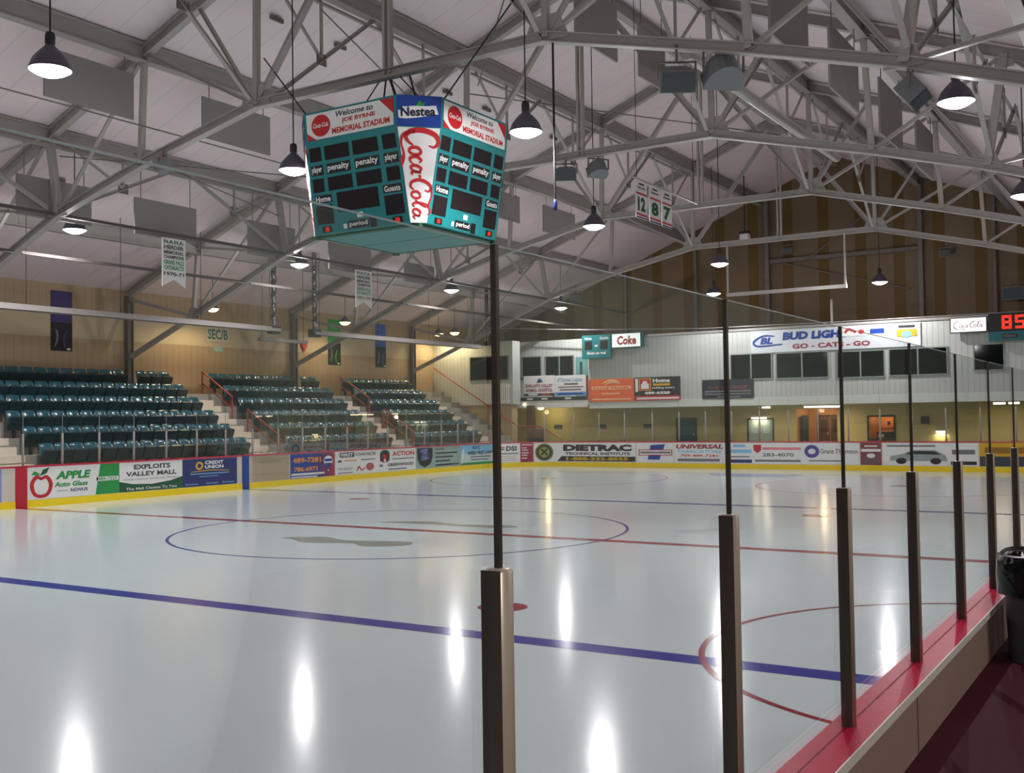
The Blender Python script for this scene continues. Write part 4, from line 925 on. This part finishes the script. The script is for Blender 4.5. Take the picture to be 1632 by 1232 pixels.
# seats
def shell(x_of, z0, z1, w_, n=6, th=.02):
    """curved seat back: x_of(t,u) gives depth"""
    mb = MB(); v = []
    for sgn in (0, 1):
        for i in range(n+1):
            t = i/n; ww = w_*(1-.10*t**4)
            for j in range(n+1):
                u = j/n*2-1; v.append((x_of(t, u)-sgn*th, u*ww/2, z0+(z1-z0)*(t-.035*(u**4)*t)))
    m_ = n+1; f = []
    for i in range(n):
        for j in range(n):
            a = i*m_+j; f.append((a, a+1, a+m_+1, a+m_)); b = a+m_*m_; f.append((b, b+m_, b+m_+1, b+1))
    o = m_*m_
    for j in range(n): f.append((j, o+j, o+j+1, j+1)); k_ = n*m_+j; f.append((k_, k_+1, o+k_+1, o+k_))
    for i in range(n): f.append((i*m_, (i+1)*m_, o+(i+1)*m_, o+i*m_)); k_ = i*m_+n; f.append((k_, o+k_, o+k_+m_, k_+m_))
    return mb.add(v, f, 0, True)
def make_seat():
    t = empty('stadium_seat', '', 'seat')
    shell(lambda t_, u: -.10*t_-.14*max(0, t_-.62)**1.3+.05*u*u, .36, .83, .475).build('backrest', SEATB, t)
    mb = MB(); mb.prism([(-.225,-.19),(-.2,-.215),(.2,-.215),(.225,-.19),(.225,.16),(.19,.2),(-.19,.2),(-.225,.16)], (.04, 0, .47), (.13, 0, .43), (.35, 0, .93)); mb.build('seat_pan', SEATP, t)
    MB().box(-.05, .06, -.03, .03, 0, .4).build('pedestal', CHAR, t)
    return t
seat0 = make_seat(); first = True; nseat = 0
BLK = [(1.32, 9.58, 'nearest'), (10.98, 17.52, 'middle'), (18.92, 24.15, 'farthest')]
for k in range(ROWS):
    for y0, y1, nm in BLK:
        n = int((y1-y0)/.505)
        for i in range(n):
            y = y1-.25-i*.505
            if k == ROWS-1 and min(abs(y-yy+.65) for yy in TY) < .35: continue
            loc = (XT(k)-.58, y, ZT(k))
            lb = 'teal plastic seat, %s from the far aisle, %s row up, %s seat block' % (nth(i), nth(k), nm)
            o = seat0 if first else dup(seat0, loc); first = False
            o.location = loc; o['label'] = lb; o['group'] = 'teal seats of the %s block' % nm; nseat += 1

# ================================================================== end building
struct('wall_end_upper', MB().box(-22.1, XR_W, 29, 34.1, 2.64, 6.03), WHITEC)
struct('wall_end_left', MB().box(XW, -25.5, 27.4, 28.1, 2.9, 6.05), WHITEC)
struct('wall_end_left_lower', MB().box(XW, -25.62, 27.45, 28.0, FZ, 2.9), BEIGEB)
struct('wall_end_recess', MB().box(-28.5, -22.1, 30.0, 34.1, 2.9, 6.16), WHITEC)
struct('trim_1', MB().box(-22.1, XR_W, 28.97, 29.0, 2.64, 3.0), mat('fascia', '#c4cbc0', .5))
struct('trim_2', MB().box(-22.1, XR_W, 28.95, 29.0, 6.0, 6.1), GALV)
yw = MB()
for x0, x1, z0, z1 in ((-30.2, -12.5, FZ, 2.64), (-12.5, -10.65, 2.45, 2.64), (-10.65, -9.26, FZ, 2.64), (-9.26, -8.21, FZ, 1.1), (-9.26, -8.21, 2.05, 2.64), (-8.21, XR_W, FZ, 2.64)): yw.box(x0, x1, 31, 31.15, z0, z1)
yw.box(-30.2, -22.1, 31, 31.15, 2.64, 2.9)
struct('wall_end_lower', yw, YELB)
al = MB().box(-12.6, -10.55, 32.9, 33, FZ, 2.64).box(-12.6, -12.5, 31.15, 32.9, FZ, 2.64).box(-10.65, -10.55, 31.15, 32.9, FZ, 2.64)
al.box(-9.36, -8.11, 32.4, 32.5, FZ, 2.64).box(-9.36, -9.26, 31.15, 32.4, FZ, 2.64).box(-8.21, -8.11, 31.15, 32.4, FZ, 2.64)
struct('wall_end_alcove', al, ORWALL)
def door(n_, x0, x1, z1, y, m, lb, double=False, vision=False):
    t = empty('door_%d' % n_, lb, 'door', ((x0+x1)/2, y, FZ)); t['kind'] = 'structure'
    MB().box(x0-.06, x0, y-.03, y, FZ, z1+.06).box(x1, x1+.06, y-.03, y, FZ, z1+.06).box(x0, x1, y-.03, y, z1, z1+.06).build('door_frame', CHAR, t, world=True)
    parts = ((x0, x1),) if not double else ((x0, (x0+x1)/2-.008), ((x0+x1)/2+.008, x1))
    for a, b in parts:
        lf = MB().box(a+.01, b-.01, y-.02, y-.002, FZ+.01, z1-.01).build('leaf', m, t, world=True)
        if vision: MB().box(a+.12, b-.12, y-.026, y-.02, FZ+.55, z1-.15).build('vision_panel', vision, lf)
        MB().box(b-.12, b-.06, y-.06, y-.02, FZ+.45, FZ+.55).build('handle', GALV, lf)
door(1, -18.35, -17.4, 2.06, 31, DOORT, 'dark teal door in the yellow block wall')
door(2, -14.76, -13.61, 2.0, 31, mat('grey_door', '#8fa39a', .4), 'pale double doors under a small light in the yellow wall', True, mat('pale_glass', '#a9bcb4', .1))
door(3, -12.05, -10.95, 2.1, 32.9, DOORB, 'brown double doors inside the warm alcove', True, mat('door_glass', '#57422a', .1))
t = empty('alcove_door_leaf', 'dark open door standing in the warm alcove', 'door', (-12.35, 31.4, FZ)); MB().box(0, .05, 0, .8, .01, 1.35).build('leaf', DOORT, t); MB().box(.05, .09, .68, .74, .62, .7).build('handle', GALV, t)
# service window
t = empty('window_1', 'lit service window with a dark frame in the yellow wall', 'window', (-8.74, 31, 1.1)); t['kind'] = 'structure'
MB().box(-9.34, -9.26, 30.96, 31.02, 1.02, 2.13).box(-8.21, -8.13, 30.96, 31.02, 1.02, 2.13).box(-9.26, -8.21, 30.96, 31.02, 2.05, 2.13).box(-9.3, -8.17, 30.9, 31.02, 1.02, 1.1).build('window_frame', CHAR, t, world=True)
t = empty('menu_board', 'orange-lit poster hanging inside the service window', 'poster', (-8.7, 32.4, 1.6)); MB().box(-9.05, -8.3, 32.36, 32.39, 1.55, 2.0).build('panel', mat('poster_orange', '#d9924a', .5), t, world=True); MB().box(-8.78, -8.66, 32.35, 32.362, 1.68, 1.85).build('print', CHAR, t, world=True)
t = empty('counter_machine', 'dark machine on the counter inside the service window', 'machine', (-8.6, 31.5, 1.1)); MB().box(-9.0, -8.35, 31.3, 31.75, 1.1, 1.38).build('body', CHAR, t, world=True); MB().box(-8.95, -8.7, 31.28, 31.3, 1.15, 1.3).build('front_panel', GALV, t, world=True)
def point_in(parent, loc, pw, col=(1, .7, .4), r=.12): return light('POINT', 'lamp_light', loc, pw, col, parent, shadow_soft_size=r)
# windows of the box above
def win(n_, x0, x1, z0, z1, y, lb, panes=2):
    t = empty('window_%d' % n_, lb, 'window', ((x0+x1)/2, y, z0)); t['kind'] = 'structure'; f = .05
    fr = MB().box(x0-f, x0, y-.05, y, z0-f, z1+f).box(x1, x1+f, y-.05, y, z0-f, z1+f).box(x0, x1, y-.05, y, z1, z1+f).box(x0, x1, y-.05, y, z0-f, z0)
    for i in range(1, panes): xx = x0+(x1-x0)*i/panes; fr.box(xx-.03, xx+.03, y-.045, y, z0, z1)
    fr.build('window_frame', mat('window_frame_paint', '#7f8a83', .5), t, world=True)
    for i in range(panes):
        a = x0+(x1-x0)*i/panes; b = x0+(x1-x0)*(i+1)/panes; MB().box(a, b, y-.02, y-.01, z0, z1).build('pane', DGLASS, t, world=True)
win(2, -14.8, -12.95, 3.85, 4.93, 29, 'dark press box window left of the thin post')
win(3, -12.69, -10.45, 3.83, 4.9, 29, 'dark press box window under the blue lettering')
win(4, -10.02, -8.1, 3.78, 4.85, 29, 'dark press box window behind the second thin post')
win(5, -7.86, -5.62, 3.8, 4.86, 29, 'greyish press box window under the yellow picture')
win(6, -4.56, -3.5, 3.9, 4.9, 29, 'single dark window below the game clock', 1)
win(7, -26.9, -25.75, 4.15, 5.3, 27.4, 'dark window in the ribbed white wall by the seats', 1); win(8, -28.0, -26.95, 4.15, 5.3, 27.4, 'dark window nearest the seats in the ribbed white wall', 1)
win(9, -26.5, -25.4, 4.25, 5.35, 30, 'teal tinted window behind the white balcony banners', 1); win(10, -25.1, -23.5, 4.22, 5.32, 30, 'wider teal tinted window behind the white balcony banners', 2)
t = empty('balcony_door', 'narrow pale teal door with a dark slot at the balcony end', 'door', (-23.0, 30, 3.05)); MB().box(-23.35, -22.7, 29.95, 29.998, 3.06, 5.25).build('leaf', mat('pale_teal', '#5f8f8c', .5), t, world=True); MB().box(-23.1, -22.98, 29.94, 29.95, 4.2, 5.0).build('slot', CHAR, t, world=True)
# balcony
t = empty('balcony', 'white balcony with red posts below the press box windows', 'balcony', (-24, 29.4, 2.9))
MB().box(-26.2, -22.1, 28.85, 30, 2.85, 3.02).build('deck', WHITE_V, t, world=True)
MB().box(-26.2, -22.1, 28.83, 28.86, 2.72, 3.06).build('fascia', WHITE_V, t, world=True)
for x in (-26.18, -24.05, -22.14): MB().box(x-.04, x+.04, 28.85, 28.93, 3.0, 4.25).build('post', RAILR, t, world=True)
MB().box(-26.2, -22.12, 28.87, 28.91, 4.2, 4.26).build('rail', CHAR, t, world=True)
# banners and signs along the front
def sign(name, x0, x1, z0, z1, y, bg, lb, cat='sign', th=.03, grp='signs on the end building'):
    t = empty(name, lb, cat, ((x0+x1)/2, y, z0), 0, grp); MB().box(x0, x1, y-th, y-.001, z0, z1).build('panel', bg, t, world=True)
    S = Sign(plane_fn((x0, y-th, z0), (1,0,0), (0,0,1))); w_, h = x1-x0, z1-z0; S.root = t
    S.R = lambda a, b, c, d, m, l=1, part='print': S.rect(a*w_, b*h, c*w_, d*h, m, l, part)
    S.T = lambda tx, a, b, c, d, m, l=2, bold=.025, sh=0: S.text(tx, a*w_, b*h, c*w_, d*h, m, l, bold, sh)
    S.P = lambda pts, m, l=1: S.poly([(a*w_, b*h) for a, b in pts], m, l)
    S.O = lambda u, v_, ru, rv, m, l=1: S.oval(u*w_, v_*h, ru*w_, rv*h, m, l)
    S.K = lambda pts, m, l=2: S.stroke([(a*w_, b*h, c) for a, b, c in pts], m, l, 'emblem'); return S
S = sign('balcony_banner', -25.73, -23.93, 3.32, 4.33, 28.84, WHITE, 'white animal hospital banner on the balcony rail', 'banner')
S.P([(.42,.66),(.5,.88),(.56,.8),(.62,.68),(.55,.66)], CHAR); S.P([(.52,.82),(.58,.9),(.64,.7),(.6,.7)], LBLUE, 2); S.T('EXPLOITS VALLEY', .06, .42, .94, .58, mat('maroon', '#8e2c3e', .5), 2, .03); S.T('ANIMAL HOSPITAL', .06, .2, .94, .36, mat('maroon', '#8e2c3e', .5), 2, .03); S.R(.0, 0, 1, .12, CHAR); S.R(.15, .03, .45, .1, WHITE, 2); S.R(.55, .03, .85, .1, RED_S, 2); S.flush(S.root)
S = sign('balcony_banner', -23.9, -22.18, 3.3, 4.3, 28.84, WHITE, 'white and blue banner on the balcony rail beside the orange sign', 'banner')
S.K([(.12,.68,.05),(.1,.8,.06),(.2,.88,.05)], LBLUE); S.T('Great Lakes', .2, .7, .88, .88, LBLUE, 2, .02); S.R(.3, .54, .75, .6, DGREY); S.R(.1, .4, .92, .45, GREYT); S.R(.15, .26, .85, .32, GREYT); S.R(0, 0, 1, .17, mat('sky_print', '#4d90d0', .5)); S.R(.1, .05, .9, .11, NAVY, 2); S.flush(S.root)
S = sign('rail_strip', -26.1, -22.18, 3.07, 3.25, 28.84, CHAR, 'long black strip with white marks under the balcony banners', 'strip'); 
for a in (.14, .36, .7): S.R(a, .3, a+.09, .75, WHITE_V)
S.flush(S.root)
S = sign('wall_sign', -22.05, -19.66, 2.95, 4.05, 28.96, ORANGE, 'orange sign with a pale bird on the end building')
S.K([(.3,.8,.03),(.45,.92,.1),(.62,.88,.12),(.7,.76,.02)], mat('peach', '#f0b285', .5)); S.K([(.35,.74,.03),(.5,.84,.08),(.66,.8,.03)], mat('peach', '#f0b285', .5)); S.R(.06, .52, .94, .68, mat('peach', '#f0b285', .5)); S.T('EAGLE TRAVEL', .09, .55, .91, .65, ORANGE, 3, .03); S.R(.28, .32, .7, .38, mat('peach', '#f0b285', .5)); S.R(.06, .08, .94, .14, mat('peach', '#f0b285', .5)); S.flush(S.root)
S = sign('wall_sign', -19.62, -17.28, 2.97, 4.07, 28.96, mat('hoarding_black', '#1a1a22', .5), 'black Home hardware sign with a red house emblem')
S.R(.1, .42, .37, .96, GOLD, 1, 'emblem'); S.R(.125, .46, .345, .92, RED_S, 2, 'emblem'); S.P([(.15,.5),(.15,.7),(.19,.76),(.19,.84),(.28,.84),(.28,.76),(.32,.7),(.32,.5)], WHITE, 3); S.R(.02, .38, .08, .95, WHITE, 1)
S.T('Home', .41, .76, .78, .93, WHITE, 2, .04); S.R(.41, .62, .78, .72, GOLD); S.T('building centre', .4, .47, .88, .58, WHITE, 2, .02); S.T('489-6320', .22, .26, .78, .38, WHITE, 2, .05); S.R(0, 0, 1, .2, RED_S); S.R(.05, .05, .97, .13, WHITE_V, 2); S.flush(S.root)
S = sign('wall_sign', -16.2, -13.77, 2.98, 3.85, 28.97, mat('slate_sign', '#20242e', .5), 'dark slate sign behind the thin post')
S.T('THE LOUNGE', .1, .5, .88, .66, mat('dull_red', '#7c3b3b', .5), 2, .03); S.R(.05, .34, .95, .42, GREYT); S.R(.05, .2, .95, .27, GREYT); S.R(.3, .05, .75, .12, GREYT); S.flush(S.root)
S = sign('beer_sign', -13.85, -6.6, 4.97, 5.96, 28.97, mat('white_banner', '#ced3d6', .5), 'long white banner with blue BUD LIGHT letters over GO - CATS - GO')
S.K([(.2,.35,.06),(.05,.3,.08),(.02,.5,.1),(.08,.75,.08),(.15,.72,.05)], BLUE); S.T('BL', .06, .38, .14, .68, BLUE, 2, .05, .2); S.T('BUD LIGHT', .2, .52, .6, .88, BLUE, 2, .06, .1); S.T('GO - CATS - GO', .26, .12, .72, .34, mat('maroon', '#8e2c3e', .5), 2, .04)
S.R(.56, .55, .7, .98, WHITE, 3); S.K([(.575,.7,.1),(.6,.85,.12),(.64,.7,.1)], RED_S, 4); S.O(.67, .72, .018, .1, RED_S, 4); S.R(.72, .62, .8, .82, BLUE, 3); S.R(.87, .42, .98, .72, GOLD, 3); S.O(.925, .52, .03, .14, LBLUE, 4); S.R(.88, .8, .97, .9, CHAR, 3); S.flush(S.root)
S = sign('wall_scoreboard', -22.3, -20.72, 5.05, 6.2, 28.82, TEAL_D, 'small teal scoreboard joined to the lit Coke sign', 'scoreboard', .12)
S.R(.02, .02, .98, .98, TEAL, 1, 'face'); S.R(.1, .38, .36, .74, DIGIT, 2, 'digit_window'); S.R(.64, .38, .9, .74, DIGIT, 2, 'digit_window'); S.R(.45, .5, .55, .58, WHITE, 2, 'badge'); S.T('Home', .1, .8, .34, .92, WHITE, 2); S.T('Guests', .62, .8, .92, .92, WHITE, 2); S.T('Shots on goal', .18, .14, .82, .3, WHITE, 2, .04); S.flush(S.root)
S = sign('lit_sign', -20.7, -19.0, 5.5, 6.22, 28.82, TEAL_D, 'lit white Coke sign beside the small teal scoreboard', 'sign', .12); S.R(.03, .06, .9, .94, LITW, 1, 'lit_face'); S.T('Coke', .18, .2, .78, .8, RED_S, 2, .04, .1); S.flush(S.root)
S = sign('lit_sign', -5.42, -4.02, 5.4, 6.02, 28.82, CHAR, 'lit white Coca-Cola sign beside the red game clock', 'sign', .12); S.R(.03, .06, .97, .94, LITW, 1, 'lit_face')
def tr2(x, y): return ((.1+.8*x/9.9)*1.4, (.2+.55*(y+.2)/3.1)*.62, .11)
script(S, tr2, mat('pale_red_print', '#d8a8ac', .5), 2); S.flush(S.root)
t = empty('game_clock', 'black game clock with glowing red digits cut by the right frame', 'clock', (-2.7, 28.8, 5.05)); MB().box(-3.98, -1.2, 28.7, 28.82, 5.38, 6.1).build('cabinet', BLACK, t, world=True); MB().box(-3.98, -1.2, 28.7, 28.82, 5.02, 5.38).build('lower_cabinet', TEAL_D, t, world=True)
S = Sign(plane_fn((-3.98, 28.7, 5.38), (1,0,0), (0,0,1)))
def digit(d, u):
    segs = {'8': 'abcdefg', '5': 'afgcd', '7': 'abc'}[d]; w_, h, th = .34, .52, .085; v = .1
    R_ = {'a': (0, h-th, w_, h), 'd': (0, 0, w_, th), 'g': (0, h/2-th/2, w_, h/2+th/2), 'f': (0, h/2, th, h), 'e': (0, 0, th, h/2), 'b': (w_-th, h/2, w_, h), 'c': (w_-th, 0, w_, h/2)}
    vs = []; fs = []
    for c in segs:
        a, b, c2, d2 = R_[c]; o_ = len(vs); vs += [(u+a, v+b), (u+c2, v+b), (u+c2, v+d2), (u+a, v+d2)]; fs.append((o_, o_+1, o_+2, o_+3))
    S._m('digit_'+'abc'[len(S.order)], DIGIT_R); S.face(S.order[-1][0], DIGIT_R, vs, fs, 1)
digit('8', .5); digit('5', .98); digit('7', 1.42)
S.rect(.5, -.27, 1.05, -.1, CHAR, 1, 'label_plate'); S.text('PERIOD', .56, -.23, .99, -.14, GREYT, 2); S.flush(t)
# notices on the yellow wall
for i, x in enumerate((-25.0, -22.45, -19.9)):
    t = empty('wall_notice', '%s small dark notice along the yellow wall from the brown pillar' % nth(i), 'notice', (x, 31, 1.62), 0, 'small dark notices'); MB().box(-.24, .24, -.02, -.001, 0, .22).build('panel', CHAR, t); MB().box(-.2, .2, -.024, -.02, .03, .08).build('print', GREYT, t)
t = empty('wall_speaker', 'small dark box fixed to the yellow wall past the service window', 'box', (-6.9, 31, 1.75)); MB().box(-.15, .15, -.18, -.001, 0, .3).build('housing', CHAR, t); MB().box(-.12, .12, -.186, -.18, .03, .2).build('grille', BLACK, t)
# concourse lights
def tube_light(x0, x1, y, z, lb, pw, col=(1, .82, .6), m=None):
    t = empty('ceiling_light', lb, 'light', ((x0+x1)/2, y, z), 0, 'concourse lights'); w_ = (x1-x0)/2
    MB().box(-w_, w_, -.09, .09, .04, .1).build('housing', WHITE, t)
    MB().prism([(-.06,-.03),(.06,-.03),(.08,.04),(-.08,.04)], (-w_*.96, 0, 0), (w_*.96, 0, 0)).build('tube_cover', m or TUBEM, t)
    light('AREA', 'lamp_light', (0, 0, -.06), pw, col, t, shape='RECTANGLE', size=2*w_, size_y=.16)
tube_light(-11.75, -10.1, 29.7, 2.53, 'long warm fluorescent light over the alcove', 45, (1, .72, .42))
tube_light(-14.55, -13.85, 30.85, 2.06, 'short white light above the pale double doors', 8)
tube_light(-13.6, -13.25, 29.6, 2.54, 'tiny light under the press box left of the alcove', 6)
tube_light(-4.0, -3.55, 29.6, 2.54, 'small light under the press box behind the last posts', 12)
tube_light(-6.45, -6.1, 30.9, 1.38, 'small yellow light low on the yellow wall', 8)
tube_light(-3.4, -3.0, 29.3, 2.54, 'small light under the press box at the right frame edge', 10)
t = empty('alcove_lamp', 'warm lamp inside the alcove', 'lamp', (-11.6, 32, 2.55)); MB().lathe([(0, 0), (.1, .01), (.12, .06), (0, .085)], n=16).build('diffuser', WARMM, t); point_in(t, (0, 0, -.15), 20)
t = empty('kiosk_lamp', 'warm lamp inside the service window', 'lamp', (-8.75, 31.8, 2.55)); MB().lathe([(0, 0), (.1, .01), (.12, .06), (0, .085)], n=16).build('diffuser', WARMM, t); point_in(t, (0, 0, -.15), 15)
t = empty('round_lamp', 'round warm lamp under the balcony lighting the yellow wall', 'lamp', (-25.4, 29.9, 2.7)); MB().lathe([(0, -.08), (.14, -.05), (.17, .02), (.17, .1), (0, .12)], n=20).build('diffuser', WARMM, t); point_in(t, (.25, .2, -.2), 26, (1, .78, .42))
t = empty('round_lamp', 'tiny white lamp on the balcony edge above the round lamp', 'lamp', (-25.7, 28.765, 2.9)); MB().lathe([(0, -.05), (.06, -.03), (.07, .02), (0, .05)], n=14).build('diffuser', TUBEM, t)
# pillar, drum, stair rail
t = empty('brown_pillar', 'brown wooden pillar under the balcony corner', 'pillar', (-25.2, 28.6, FZ)); MB().box(-.16, .16, -.16, .16, 0, 2.84-FZ).build('shaft', WOODB, t); MB().box(-.2, .2, -.2, .2, 0, .12).build('plinth', WOODB, t)
t = empty('drum_bin', 'rust brown drum bin with a black band behind the far corner boards', 'bin', (-23.7, 26.5, FZ)); MB().lathe([(0, 0), (.38, 0), (.4, .45), (.42, .47)], n=20).build('drum_base', CHAR, t); MB().lathe([(.4, .47), (.43, .9), (.41, .92), (.38, .9), (.36, .5), (0, .5)], n=20).build('drum', WOODB, t)
t = empty('stair_rail', 'long red handrail slanting down the stair in front of the ribbed wall', 'handrail', (-27, 27.0, FZ)); MB().path([(-30.1, 27.1, 4.85), (-25.05, 27.1, 1.82), (-23.75, 27.1, 1.8), (-22.6, 27.1, 1.2)], .03).build('rail', RAILR, t, world=True)
for x, z in ((-25.05, 1.82), (-23.75, 1.8)): MB().tube((x, 27.1, FZ), (x, 27.1, z), .025, 8).build('post', RAILR, t, world=True)
stp = empty('wall_stair', 'concrete stair rising along the ribbed wall at the seat end', 'stairs', (-27.5, 26.3, FZ))
for i in range(10): MB().box(-25.2-.5*(i+1), -25.2-.5*i, 25.5, 27.44, FZ, FZ+.28*(i+1)).build('step', CONC, stp, world=True)
t = empty('slatted_screen', 'white slatted screen standing under the dark window by the seats', 'screen', (-26.3, 27.3, 2.9))
sm_ = MB()
for i in range(12): sm_.box(-27.0+.115*i, -26.93+.115*i, 27.28, 27.31, 2.95, 3.95)
sm_.build('slats', WHITE_V, t, world=True); MB().box(-27.02, -25.62, 27.31, 27.34, 3.75, 3.82).box(-27.02, -25.62, 27.31, 27.34, 3.05, 3.12).build('rails', WHITE_V, t, world=True)
# cable along the press box roof
tag(MB().path([(-27.3, 29.0, 6.85), (-22.2, 28.94, 6.5), (-16, 28.94, 6.22), (-10, 28.94, 6.16), (-3, 28.94, 6.14), (XR_W, 28.94, 6.14)], .022, 6).build('steel_cable', GALV), 'thin bright cable along the top of the end building', 'cable')

# ================================================================== walkway: bin with liner
t = empty('trash_bin', 'dark grey bin with a glossy black bag folded over its rim beside the near boards', 'bin', (1.845, -10.42, FZ))
def sq(r, z, tw=0, n=28, k=4.0):
    out = []
    for i in range(n):
        a = 2*PI*i/n+tw; c, s_ = math.cos(a), math.sin(a); q = (abs(c)**k+abs(s_)**k)**(-1/k); out.append((r*q*c, r*q*s_, z))
    return out
def loft(rings, close=True):
    n = len(rings[0]); mb = MB(); v = [p for r in rings for p in r]; f = []
    for j in range(len(rings)-1):
        for i in range(n): f.append((j*n+i, j*n+(i+1) % n, (j+1)*n+(i+1) % n, (j+1)*n+i))
    mb.add(v, f, 0, True)
    if close: mb.add(rings[0], [tuple(range(n-1, -1, -1))])
    return mb
loft([sq(.235, 0), sq(.24, .02), sq(.262, .56), sq(.275, .57), sq(.275, .59), sq(.255, .59), sq(.23, .05)]).build('bin_body', BINM, t)
rg = random.Random(3)
def crumple(r, z, amp): return [(x*(1+rg.uniform(-amp, amp)), y*(1+rg.uniform(-amp, amp)), zz+rg.uniform(-amp, amp)*.25) for x, y, zz in sq(r, z)]
loft([crumple(.29, .38, .035), crumple(.295, .44, .03), crumple(.298, .5, .02), crumple(.297, .56, .012), crumple(.292, .60, .01), crumple(.275, .612, .01), crumple(.25, .58, .012), crumple(.225, .45, .02), crumple(.2, .2, .02)], False).build('bin_bag', BAG, t)
# unseen fill lights added over the walkway to brighten the glass posts
for i, y in enumerate((-19, -11, -3, 5)):
    t = empty('walkway_light', '%s added fill light over the red walkway, outside the view' % nth(i), 'light', (5.2, y, 4.6), 0, 'added walkway fill lights')
    MB().box(-.09, .09, -.6, .6, .04, .1).build('housing', WHITE, t); MB().box(-.06, .06, -.58, .58, 0, .04).build('tube_cover', TUBEM, t); MB().tube((0, 0, .1), (0, 0, ROOF(5.2)-4.6), .012, 6).build('hanger', CHAR, t)
    light('AREA', 'lamp_light', (0, 0, -.03), (320, 105, 105, 105)[i], (1, .93, .84), t, shape='RECTANGLE', size=.14, size_y=1.15)
